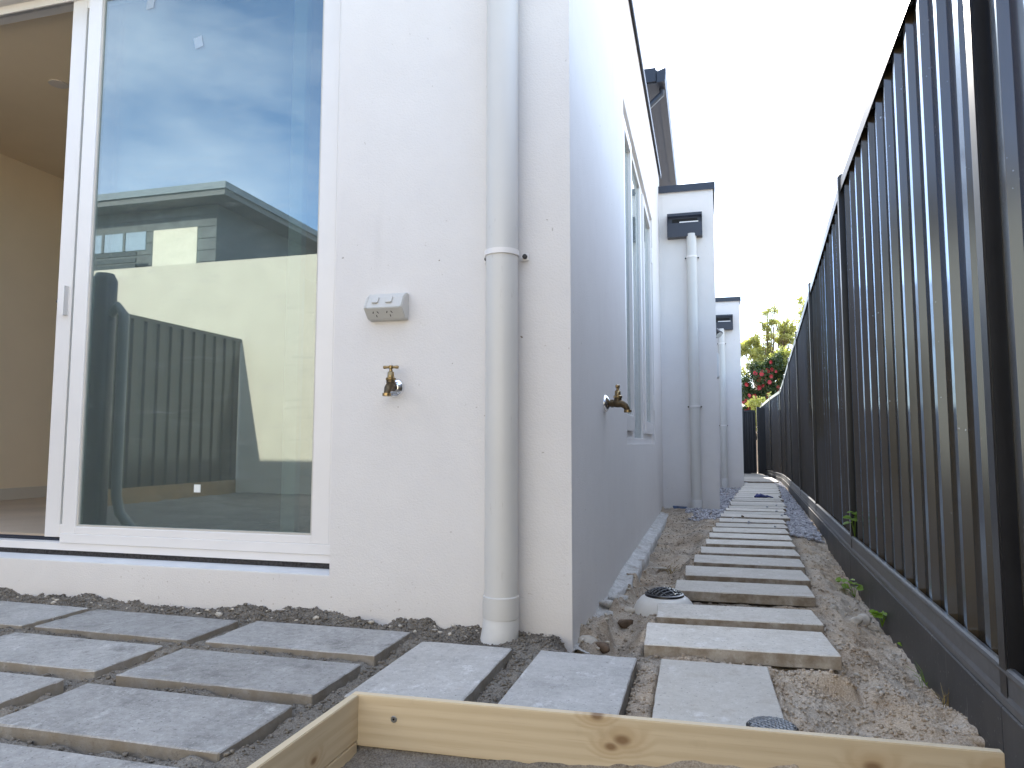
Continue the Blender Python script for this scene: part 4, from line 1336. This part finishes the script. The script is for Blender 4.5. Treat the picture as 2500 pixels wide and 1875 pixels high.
# ------------------------------------------------------------------ gate at the end
gt = empty('gate', (1.0, 20.0, -0.19))
tag(gt, 'black metal gate closing the far end of the side path', 'gate')
q = MB()
pr = []
s = 0.63
while s < 1.30:
    pr += [(s, 19.99), (s + 0.05, 19.99), (s + 0.065, 20.01), (s + 0.10, 20.01), (s + 0.115, 19.99)]
    s += 0.115
V, F = [], []
for (x, y) in pr:
    x = min(x, 1.30)
    V += [(x, y, -0.15), (x, y, 1.47), (x, y + 0.003, -0.15), (x, y + 0.003, 1.47)]
for i in range(len(pr) - 1):
    k = i * 4
    F += [(k, k + 4, k + 5, k + 1), (k + 6, k + 2, k + 3, k + 7)]
q.add(V, F)
q.build('sheet', M['gate_metal'], gt)
q = MB(); q.box(0.63, 1.31, 19.97, 20.03, 1.47, 1.515); q.box(0.63, 1.31, 19.97, 20.03, -0.185, -0.14); q.box(1.285, 1.315, 19.968, 20.028, -0.14, 1.47)
q.build('frame', M['gate_metal'], gt)
q = MB(); q.box(1.29, 1.335, 19.93, 19.968, 0.72, 0.84)
q.build('latch', M['black_plastic'], gt)
q = MB(); q.box(1.345, 1.425, 19.96, 20.04, -0.6, 1.60); q.box(1.425, 1.56, 19.99, 20.01, -0.2, 1.58)
o = q.build('gate_post', M['gate_metal'])
tag(o, 'black post that the gate shuts against, beside the fence end', 'gate post')
q = MB(); q.box(1.16, 1.30, 19.80, 19.90, -0.175, -0.145)
o = q.build('timber_offcut', simple('pale_timber', (0.62, 0.56, 0.45), 0.7), bevel=0) if False else q.build('timber_offcut', simple('pale_timber', (0.62, 0.56, 0.45), 0.7))
tag(o, 'pale offcut of timber lying at the foot of the gate', 'timber')

# ------------------------------------------------------------------ timber boards in front
M['pine'] = make_timber('pine_front', [(0.645, -0.046, 0.016), (0.62, -0.062, 0.012), (1.148, -0.052, 0.017), (1.37, -0.040, 0.014), (1.41, -0.075, 0.015), (0.59, 0.0, 0.013)])
M['pine2'] = make_timber('pine_side', [(0.22, -0.07, 0.011)], 0.92)
tf = empty('timber_formwork', (-0.85, 1.62, 0.02))
tag(tf, 'pale pine formwork of two boards screwed together at a corner in the foreground', 'formwork')
def board(name, length, h, th, mat, loc, rz):
    bm = bmesh.new()
    bmesh.ops.create_cube(bm, size=1.0)
    for v_ in bm.verts:
        v_.co = Vector(((v_.co.x + 0.5) * length, (v_.co.y + 0.5) * th, (v_.co.z - 0.5) * h))
    bmesh.ops.bevel(bm, geom=bm.edges[:], offset=0.0018, segments=2, affect='EDGES')
    me = bpy.data.meshes.new(name)
    bm.to_mesh(me); bm.free()
    me.materials.append(mat)
    o = bpy.data.objects.new(name, me)
    col.objects.link(o)
    o.parent = tf
    o.matrix_parent_inverse = Matrix.Translation(tf.location).inverted()
    o.location = loc
    o.rotation_euler = (0, 0, rz)
    return o
# front board: inner face at y ~1.607, runs right with a slight turn
b1 = board('board', 1.385, 0.118, 0.021, M['pine'], (-0.8325, 1.606, 0.020), 0.027)
b2 = board('board', 1.40, 0.104, 0.021, M['pine2'], (-0.8345, 1.628, 0.0188), -PI / 2 - 0.004)
b3 = board('batten', 1.37, 0.035, 0.019, M['pine2'], (-0.8325, 1.6035, -0.087), -PI / 2 - 0.004)
# screw head in the front board
q = MB(); q.lathe([(0.0075, 0), (0.0078, 0.0005), (0.0068, 0.0012)], (-0.722, 1.608, -0.029), (0.027, -1, 0), 20)
q.build('screw', M['screw'], tf)
q = MB(); q.lathe([(0.003, 0), (0.0028, 0.0004)], (-0.722, 1.6066, -0.029), (0.027, -1, 0), 6)
q.build('screw_recess', M['black_void'], tf)

# ------------------------------------------------------------------ drain dome and loose grate
def grate_bars(r, n, z0, dome, cx, cy):
    """diagonal lattice on a shallow dome"""
    q = MB()
    for sgn in (1, -1):
        for k in range(-n, n + 1):
            off = k * r / (n + 0.5)
            hl = math.sqrt(max(0, r * r - off * off))
            pts = []
            for j in range(9):
                t_ = -hl + 2 * hl * j / 8
                x = (t_ + sgn * off) * 0.7071; y = (sgn * t_ - off) * 0.7071
                rr = math.hypot(x, y) / r
                pts.append((cx + x, cy + y, z0 + dome * (1 - rr * rr)))
            q.tube(pts, 0.0032 if r < 0.06 else 0.0042, 6)
    return q
dd = empty('drain_riser', (-0.16, 3.03, -0.1))
tag(dd, 'round white plastic drain with a black domed grate beside the stepping stones', 'drain')
DX, DY, DZ = -0.172, 3.03, -0.022
q = MB(); q.lathe([(0.132, -0.12), (0.130, -0.06), (0.124, -0.03), (0.112, -0.004), (0.097, 0.014), (0.081, 0.024), (0.074, 0.025), (0.074, -0.01)], (DX, DY, DZ), (0, 0, 1), 40)
q.build('collar', simple('white_drain_plastic', (0.70, 0.69, 0.66), 0.4, 0, 0.06, 18), dd, smooth=True)
q = MB(); q.lathe([(0.073, 0.016), (0.079, 0.0255), (0.078, 0.033), (0.069, 0.036), (0.064, 0.030)], (DX, DY, DZ), (0, 0, 1), 40)
q.build('grate_rim', M['black_plastic'], dd, smooth=True)
grate_bars(0.068, 3, 0.034 + DZ, 0.020, DX, DY).build('grate', M['black_plastic'], dd, smooth=True)
q = MB(); q.lathe([(0.070, 0.004), (0.070, 0.0045)], (DX, DY, DZ), (0, 0, 1), 32)
q.build('drain_pit', M['black_void'], dd)
gx, gy = 0.128, 1.688
dg = empty('drain_grate', (gx, gy, 0.004))
tag(dg, 'flat black round drain grate half hidden behind the timber board', 'drain grate')
q = MB()
prof = [(0.047, 0.0), (0.053, 0.0), (0.054, 0.008), (0.050, 0.012), (0.046, 0.011)]
q.lathe(prof, (gx, gy, 0.002), (0, 0, 1), 32)
q.build('rim', M['black_plastic'], dg, smooth=True)
grate_bars(0.046, 4, 0.0135, 0.003, gx, gy).build('grate', M['screw'], dg, smooth=True)

# ------------------------------------------------------------------ loose stones, scraps
def rock(name, x, y, sx, sy, sz, mat, label, cat, group=None, sink=0.35, seed=1, rot=0.0, z=None):
    r = np.random.default_rng(seed)
    V0, F0 = ICO2
    d = r.normal(size=(11, 3)); d /= np.linalg.norm(d, axis=1)[:, None]
    v = V0.copy()
    for k in d:                                     # cut facets
        h = 0.45 + 0.3 * r.random()
        t_ = v @ k
        over = np.maximum(0, t_ - h)
        v = v - over[:, None] * k[None]
    v = v * (1 + 0.05 * (r.random(len(v)) - 0.5))[:, None]
    v = v * np.array([sx, sy, sz])
    c_, s_ = math.cos(rot), math.sin(rot)
    v = np.stack([v[:, 0] * c_ - v[:, 1] * s_, v[:, 0] * s_ + v[:, 1] * c_, v[:, 2]], 1)
    zz = float(soil_h(np.array([x]), np.array([y]))[0]) if z is None else z
    o = obj(name, arr_mesh(name, v, F0, mat), None, (x, y, zz + sz * (1 - 2 * sink)))
    tag(o, label, cat, group)
    return o
rock('rock', -0.315, 2.86, 0.045, 0.034, 0.026, M['rock_brown'], 'dark brown rock on the soil in front of the white drain', 'rock', seed=3)
rock('rock', -0.315, 2.99, 0.032, 0.022, 0.018, M['rock_pale'], 'pale chunk of mortar between the brown rock and the white drain', 'rock', seed=5)
rock('rock', -0.355, 2.46, 0.055, 0.026, 0.020, M['rock_brown'], 'flat dark slab of stone by the foot of the house corner', 'rock', seed=8, rot=-0.5, sink=0.5)
rock('rock', -0.405, 2.50, 0.040, 0.028, 0.030, M['rock_pale'], 'white crumbling lump of mortar at the house corner', 'rock', seed=9, sink=0.5)
rock('rock', -0.395, 3.03, 0.062, 0.042, 0.020, M['footing'], 'broken concrete piece beside the footing left of the drain', 'rock', seed=12, rot=0.3)
rock('rock', -0.372, 3.22, 0.06, 0.05, 0.014, M['footing'], 'thin concrete plate overhanging the footing, behind the broken concrete piece', 'rock', seed=13, rot=0.1, z=-0.06)
rock('rock', -0.262, 4.28, 0.075, 0.035, 0.010, M['rock_pale'], 'flat white chip lying on the soil halfway along the side wall', 'rock', seed=15, rot=-0.3, sink=0.2)
rock('rock', 0.560, 3.16, 0.040, 0.034, 0.028, M['rock_pale'], 'larger grey clod on the soil right of the stepping stones', 'rock', seed=17)
rock('rock', 0.607, 3.21, 0.034, 0.030, 0.034, M['rock_pale'], 'upright grey stone chip just right of the larger grey clod', 'rock', seed=19)
rock('rock', 0.500, 3.25, 0.026, 0.022, 0.016, M['rock_pale'], 'small grey clod just left of the larger grey clod', 'rock', seed=21)
rock('rock', 0.640, 2.06, 0.060, 0.020, 0.014, M['clod'], 'long brown clod of earth near the fence foot', 'rock', seed=23, rot=-0.5)
rock('rock', 0.445, 1.80, 0.022, 0.013, 0.011, M['rock_brown'], 'small dark stone on the sand just behind the timber board', 'rock', seed=25, rot=0.4)
rock('rock', 0.295, 6.43, 0.018, 0.018, 0.012, M['rock_brown'], 'small dark stone lying on a stepping stone far down the path', 'rock', seed=27, z=0.0)
# crumpled blue glove on the path
q = MB()
for (pts, r_) in [([(0.60, 9.30, 0), (0.65, 9.32, 0.018), (0.70, 9.30, 0.006)], [0.018, 0.026, 0.016]), ([(0.58, 9.28, 0.004), (0.61, 9.33, 0.022), (0.66, 9.36, 0.008)], [0.012, 0.02, 0.01]),
                  ([(0.70, 9.30, 0.006), (0.74, 9.28, 0.012), (0.79, 9.27, 0.0)], [0.016, 0.010, 0.006]), ([(0.68, 9.31, 0.01), (0.73, 9.33, 0.016), (0.76, 9.34, 0.0)], [0.013, 0.010, 0.006])]:
    q.tube([(p[0], p[1], p[2] - float(drop(9.3)) + 0.006) for p in pts], r_, 8)
o = q.build('glove', M['blue_rag'], smooth=True)
tag(o, 'crumpled dark blue rubber glove lying on the stepping stones', 'glove')

# ------------------------------------------------------------------ weeds
def leaf_quad(c, d, n, l, w):
    """pointed leaf of 4 triangles with a fold, base at c, along d"""
    d = Vector(d).normalized(); n = Vector(n)
    n = (n - d * n.dot(d)).normalized(); s = d.cross(n)
    c = Vector(c)
    return [c, c + d * l * 0.35 + s * w * 0.5 + n * w * 0.12, c + d * l * 0.75 + s * w * 0.36 + n * w * 0.06, c + d * l - n * l * 0.06, c + d * l * 0.75 - s * w * 0.36 + n * w * 0.06, c + d * l * 0.35 - s * w * 0.5 + n * w * 0.12, c + d * l * 0.5]
LEAF_F = [(0, 1, 6), (1, 2, 6), (2, 3, 6), (3, 4, 6), (4, 5, 6), (5, 0, 6)]
def weed(x, y, z, n, h, ls, label, seed, spread=0.05):
    r = random.Random(seed)
    t_ = empty('weed', (x, y, z))
    tag(t_, label, 'weed', 'weeds at the foot of the fence')
    st_ = MB(); lf = MB()
    for k in range(n):
        a = r.uniform(0, 2 * PI); rr = r.uniform(0.2, 1) * spread
        p0 = Vector((x, y, z)); p2 = Vector((x + rr * math.cos(a), y + rr * math.sin(a), z + h * r.uniform(0.4, 1)))
        p1 = (p0 + p2) / 2 + Vector((0, 0, 0.012))
        st_.tube([p0, p1, p2], [0.0016, 0.0013, 0.001], 5)
        for j in range(3):
            aa = a + (j - 1) * 1.2 + r.uniform(-.3, .3)
            d = Vector((math.cos(aa), math.sin(aa), r.uniform(-0.2, 0.5)))
            lf.add(leaf_quad(p2, d, (r.uniform(-.3, .3) - 0.3, r.uniform(-.3, .3) - 0.3, 1), ls * r.uniform(0.7, 1.2), ls * r.uniform(0.7, 0.95)), LEAF_F)
    st_.build('stem', M['leaf_weed'], t_)
    lf.build('leaf', M['leaf_weed'], t_)
weed(0.690, 3.86, -0.13, 6, 0.10, 0.042, 'bright green broad leafed weed under the second fence post', 4, 0.06)
weed(0.690, 3.30, -0.13, 8, 0.065, 0.032, 'clump of small leafed green weed against the plinth board', 5, 0.045)
weed(0.700, 3.02, -0.14, 4, 0.03, 0.022, 'tiny yellow green seedling nearest to the timber board', 6, 0.03)
weed(0.765, 4.21, 0.12, 5, 0.16, 0.05, 'narrow green weed climbing the second fence post', 9, 0.03)
def tuft(x, y, z, n, h, mat, label, seed, lean=0.5):
    r = random.Random(seed)
    q = MB()
    for k in range(n):
        a = r.uniform(0, 2 * PI); l = h * r.uniform(0.5, 1.0); le = r.uniform(0.1, lean)
        p0 = Vector((x + r.uniform(-.015, .015), y + r.uniform(-.03, .03), z))
        d = Vector((math.cos(a) * le, math.sin(a) * le, 1)).normalized()
        p1 = p0 + d * l * 0.5; p2 = p0 + d * l + Vector((math.cos(a), math.sin(a), -0.6)) * l * 0.25
        q.tube([p0, p1, p2], [0.0011, 0.0009, 0.0004], 4)
    o = q.build('grass_tuft', mat)
    tag(o, label, 'grass', 'dry grass tufts by the fence')
tuft(0.650, 2.37, -0.15, 16, 0.11, M['straw'], 'straw coloured dry grass tuft against the plinth, nearer the timber', 3, 0.6)
tuft(0.662, 2.62, -0.15, 8, 0.08, M['leaf_weed'], 'sparse green grass blades at the plinth behind the dry tuft', 4, 0.9)
tuft(0.655, 2.12, -0.15, 6, 0.07, M['leaf_weed'], 'few thin grass blades nearest to the timber board', 6, 0.7)
tuft(-0.20, 4.25, -0.12, 22, 0.08, M['straw'], 'yellow dry grass beside the flat white chip', 12, 1.6)

# ------------------------------------------------------------------ trees beyond the gate
def leaves_np(centers, l, w, seed, updir=0.4):
    r = np.random.default_rng(seed)
    n = len(centers)
    d = r.normal(size=(n, 3)); d /= np.linalg.norm(d, axis=1)[:, None]
    nn = r.normal(size=(n, 3)) + np.array([0, 0, updir]); nn -= (nn * d).sum(1)[:, None] * d; nn /= np.linalg.norm(nn, axis=1)[:, None]
    s = np.cross(d, nn)
    L_ = (l * (0.7 + 0.6 * r.random(n)))[:, None]; W_ = (w * (0.7 + 0.6 * r.random(n)))[:, None]
    v = np.stack([centers, centers + d * L_ * 0.5 + s * W_ * 0.5 + nn * W_ * 0.1, centers + d * L_, centers + d * L_ * 0.5 - s * W_ * 0.5 + nn * W_ * 0.1], 1)
    f = np.arange(n * 4).reshape(n, 4)
    return v.reshape(-1, 3), f
def tree(name, label, base, trunk_h, blobs, mat, l, w, seed, per, group=None, cat='tree', limb_r=0.03):
    r = np.random.default_rng(seed)
    t_ = empty(name, base)
    tag(t_, label, cat, group)
    bx_, by_, bz_ = base
    q = MB()
    q.tube([(bx_, by_, bz_), (bx_ + 0.03, by_, bz_ + trunk_h * 0.5), (bx_ - 0.02, by_, bz_ + trunk_h)], [limb_r * 2.6, limb_r * 2.1, limb_r * 1.6], 9)
    pts = []
    sub = []
    for (cx, cy, cz, rad, dens) in blobs:
        for k in range(4):
            o1 = r.normal(size=3) * rad * np.array([0.62, 0.4, 0.5])
            sub.append((cx + o1[0], cy + o1[1], cz + o1[2], rad * r.uniform(0.42, 0.85), dens * r.uniform(0.5, 1.0)))
    for (cx, cy, cz, rad, dens) in sub:
        c = np.array([cx, cy, cz])
        st_ = np.array([bx_ - 0.02, by_, bz_ + trunk_h * r.uniform(0.75, 1.0)])
        mid = (st_ * 0.45 + c * 0.55) + r.normal(size=3) * 0.1
        q.tube([tuple(st_), tuple(mid), tuple(c)], [limb_r, limb_r * 0.6, limb_r * 0.3], 6)
        nt = max(3, int(7 * rad * 2))
        for k in range(nt):
            d = r.normal(size=3); d /= np.linalg.norm(d)
            e = c + d * rad * r.uniform(0.6, 1.05)
            q.tube([tuple(c * 0.8 + mid * 0.2), tuple((c + e) / 2 + r.normal(size=3) * 0.04), tuple(e)], [limb_r * 0.3, limb_r * 0.18, limb_r * 0.06], 4)
            m_ = int(per * dens / nt * (rad / 0.4) ** 2) + 4
            u = r.random(m_) ** 0.6
            p = c[None] * (1 - u[:, None]) + (c + (e - c) * 1.25)[None] * u[:, None] + r.normal(size=(m_, 3)) * rad * 0.24
            pts.append(p)
    q.build('trunk', M['bark'], t_)
    P = np.concatenate(pts)
    v, f = leaves_np(P, l, w, seed + 1)
    obj('crown', arr_mesh('crown', v, f, mat), t_)
    return t_, P
tree('tree', 'airy olive green tree with thin twigs rising above the gate', (2.15, 26.5, -0.5), 3.1,
     [(1.75, 26.3, 4.05, 0.42, 1), (1.42, 26.3, 3.92, 0.28, 1), (2.1, 26.4, 3.95, 0.38, 1), (2.4, 26.5, 4.25, 0.36, .8), (2.36, 26.4, 4.9, 0.22, .6), (2.42, 26.5, 5.3, 0.26, .35), (2.15, 26.3, 4.75, 0.16, .7),
      (2.8, 26.5, 4.4, 0.33, .5), (3.2, 26.5, 4.25, 0.32, .9), (1.55, 26.3, 3.25, 0.25, .8), (1.9, 26.2, 3.4, 0.34, .7), (2.75, 26.6, 3.9, 0.4, .8), (2.65, 26.4, 4.9, 0.2, .25), (2.95, 26.5, 4.8, 0.22, .25)],
     M['leaf_tree'], 0.08, 0.045, 41, 1500)
tree('tree', 'sparse grey green tree showing just over the top of the fence', (3.9, 24.0, -0.5), 3.4,
     [(3.15, 24.0, 4.75, 0.34, .8), (3.35, 24.0, 5.1, 0.30, .5), (3.3, 24.0, 4.2, 0.30, .8), (3.6, 24.1, 4.8, 0.42, .8), (3.3, 24.0, 3.7, 0.25, .7), (3.9, 24.1, 4.6, 0.5, .8)],
     M['leaf_tree'], 0.08, 0.045, 43, 1400)
tree('shrub', 'sunlit yellow green shrub crown between the tree and the flowering camellia', (2.95, 25.0, -0.5), 2.4,
     [(2.45, 24.9, 3.25, 0.42, 1.2), (2.85, 25.0, 3.35, 0.45, 1.2), (2.2, 24.9, 2.9, 0.35, 1), (3.1, 25, 3.0, 0.45, 1.2), (2.6, 25, 2.75, 0.45, 1.1)],
     M['leaf_bright'], 0.085, 0.055, 47, 1600, cat='shrub')
cam_t, CP = tree('camellia', 'dark green camellia bush covered in red flowers behind the gate', (1.95, 24.2, -0.5), 1.2,
     [(1.75, 24.1, 2.55, 0.40, 1), (2.1, 24.1, 2.75, 0.42, 1), (1.55, 24.1, 2.05, 0.38, 1.2), (2.0, 24.0, 2.15, 0.48, 1.6), (2.4, 24.1, 2.4, 0.42, 1.2), (1.8, 24.0, 1.65, 0.40, 1.4), (2.3, 24.0, 1.85, 0.46, 1.5), (2.6, 24.2, 2.1, 0.4, 1), (1.5, 24.1, 1.55, 0.33, .9), (2.1, 24.1, 1.35, 0.45, 1.2), (2.5, 24.1, 1.5, 0.45, 1), (2.2, 24.15, 3.05, 0.36, .8), (2.6, 24.2, 2.85, 0.36, .8), (1.9, 24.15, 2.95, 0.3, .7)],
     M['leaf_camellia'], 0.08, 0.045, 53, 1500, cat='shrub', limb_r=0.022)
# red flowers: rings of petals
r = np.random.default_rng(5)
fm = MB()
for k in range(10):
    for ring, (rad, tilt) in enumerate(((0.055, 0.25), (0.035, 0.8))):
        if k >= 6 and ring: continue
        a = 2 * PI * (k % 6) / 6 + ring * 0.5
        d = Vector((math.cos(a), math.sin(a), tilt))
        fm.add(leaf_quad((0, 0, 0), d, (0, 0, 1), rad * 1.15, rad * 1.2), LEAF_F)
fme = fm.mesh('flower', M['petal'])
front = CP[CP[:, 1] < 24.0]
idx = r.choice(len(front), 130, replace=False)
for i in idx:
    o = bpy.data.objects.new('flower', fme)
    col.objects.link(o)
    o.parent = cam_t
    o.matrix_parent_inverse = Matrix.Translation(cam_t.location).inverted()
    p = front[i] + np.array([0, -0.06, 0])
    o.location = tuple(p)
    o.rotation_euler = (PI / 2 + r.uniform(-.6, .6), r.uniform(-.5, .5), r.uniform(-.7, .7))
    s = r.uniform(0.8, 1.35)
    o.scale = (s, s, s)
tree('shrub', 'low yellow green shrub just over the gate top below the camellia', (1.75, 22.8, -0.5), 1.0,
     [(1.55, 22.7, 1.6, 0.24, 1.2), (1.75, 22.7, 1.75, 0.25, 1.2), (1.95, 22.8, 1.9, 0.25, 1), (1.6, 22.8, 1.3, 0.3, 1)], M['leaf_bright'], 0.09, 0.06, 59, 900, cat='shrub', limb_r=0.015)
q = MB(); q.lathe([(0.06, 0), (0.055, 4.0)], (1.74, 26.0, -0.55), (0, 0, 1), 12)
o = q.build('timber_pole', M['pole'], smooth=True)
tag(o, 'slim weathered pole standing behind the gate beside the last house wall', 'pole')

# ------------------------------------------------------------------ what the door glass reflects: the yard behind the photographer
cream = simple('cream_render', (0.66, 0.60, 0.47), 0.85, 0, 0.05, 3, 0.2, 120, 0.3)
q = MB(); q.box(-14.0, 6.0, -3.25, -3.0, -0.6, 3.05)
bw = q.build('boundary_wall', cream)
tag(bw, 'cream rendered boundary wall in full sun, seen reflected in the door glass', 'wall')
bf = empty('side_fence', (-5.87, -0.5, 0))
tag(bf, 'dark corrugated steel fence seen reflected in the door glass', 'fence')
q = MB(); V, F = [], []
y = -2.98; pr = []
while y < 2.38:
    pr += [(-5.86, y), (-5.86, y + 0.09), (-5.885, y + 0.105), (-5.885, y + 0.155)]
    y += 0.19
pr = [(a_, min(b_, 2.38)) for a_, b_ in pr]
for (x, y) in pr:
    V += [(x, y, 0.15), (x, y, 1.94), (x - 0.003, y, 0.15), (x - 0.003, y, 1.94)]
for i in range(len(pr) - 1):
    k = i * 4
    F += [(k, k + 4, k + 5, k + 1), (k + 6, k + 2, k + 3, k + 7)]
q.add(V, F)
q.build('sheet', M['fence'], bf)
q = MB(); q.box(-5.90, -5.845, -2.99, 2.38, 1.94, 1.98)
q.build('top_rail', M['fence'], bf)
q = MB(); q.box(-5.91, -5.86, -2.99, 2.38, -0.3, 0.15)
q.build('plinth_board', simple('brown_sleeper', (0.30, 0.19, 0.09), 0.7, 0, 0.2, 6), bf)
nh = empty('neighbour_house', (-9.2, -7.0, -0.5))
tag(nh, 'grey two storey house with a lit window, seen reflected in the door glass', 'house')
q = MB(); q.box(-17, -9.75, -15, -7.4, -0.6, 5.6)
q.build('wall', simple('grey_cladding', (0.12, 0.13, 0.13), 0.7), nh)
q = MB(); q.box(-17.4, -9.2, -15.5, -6.9, 5.6, 5.72)
q.build('eave', simple('grey_eave', (0.16, 0.16, 0.15), 0.7), nh)
q = MB(); q.box(-17.4, -9.16, -15.5, -6.86, 5.72, 5.86)
q.build('fascia', simple('grey_fascia', (0.22, 0.25, 0.26), 0.5), nh)
q = MB(); q.box(-11.3, -10.2, -7.42, -7.37, 4.35, 5.15)
q.build('window', simple('cream_blind', (0.78, 0.72, 0.56), 0.8), nh)
q = MB(); q.box(-13.2, -11.5, -7.42, -7.37, 4.75, 5.15)
q.build('window', simple('pale_sky_glass', (0.35, 0.42, 0.48), 0.1), nh)
for k in range(11):
    q = MB(); q.box(-17.0, -9.742, -7.396, -7.385, 2.9 + k * 0.25, 3.13 + k * 0.25)
    q.build('cladding_board', simple('weathered_cladding', (0.125, 0.135, 0.13), 0.7, 0, 0.25, 4) if k == 0 else bpy.data.materials['weathered_cladding'], nh)
for k in range(3):
    q = MB(); q.box(-13.2 + k * 0.56, -13.14 + k * 0.56, -7.37, -7.35, 4.75, 5.15)
    q.build('window_bar', bpy.data.materials['grey_cladding'], nh)
lm = simple('balcony_slat', (0.05, 0.06, 0.06), 0.6)
for k in range(7):
    q = MB(); q.box(-13.6, -11.45, -7.1, -7.06, 3.7 + k * 0.14, 3.79 + k * 0.14)
    q.build('slat', lm, nh)
tp = empty('standpipe', (-4.27, 0.8, 0))
tag(tp, 'dark vertical pipes standing on the patio, seen reflected in the door glass', 'pipe')
q = MB(); q.lathe([(0.085, 0), (0.085, 1.85), (0.06, 1.9)], (-4.27, 0.8, -0.03), (0, 0, 1), 24)
q.build('pipe', M['dark_metal'], tp, smooth=True)
q = MB(); q.tube([(-4.22, 0.8, 1.55), (-4.14, 0.8, 1.62), (-4.08, 0.8, 1.55), (-4.08, 0.8, 1.4), (-4.08, 0.8, 0.25), (-4.06, 0.78, 0.12), (-3.98, 0.76, 0.02), (-3.93, 0.74, -0.04)], 0.035, 12)
q.build('pipe', simple('grey_hose', (0.16, 0.18, 0.18), 0.4), tp, smooth=True)
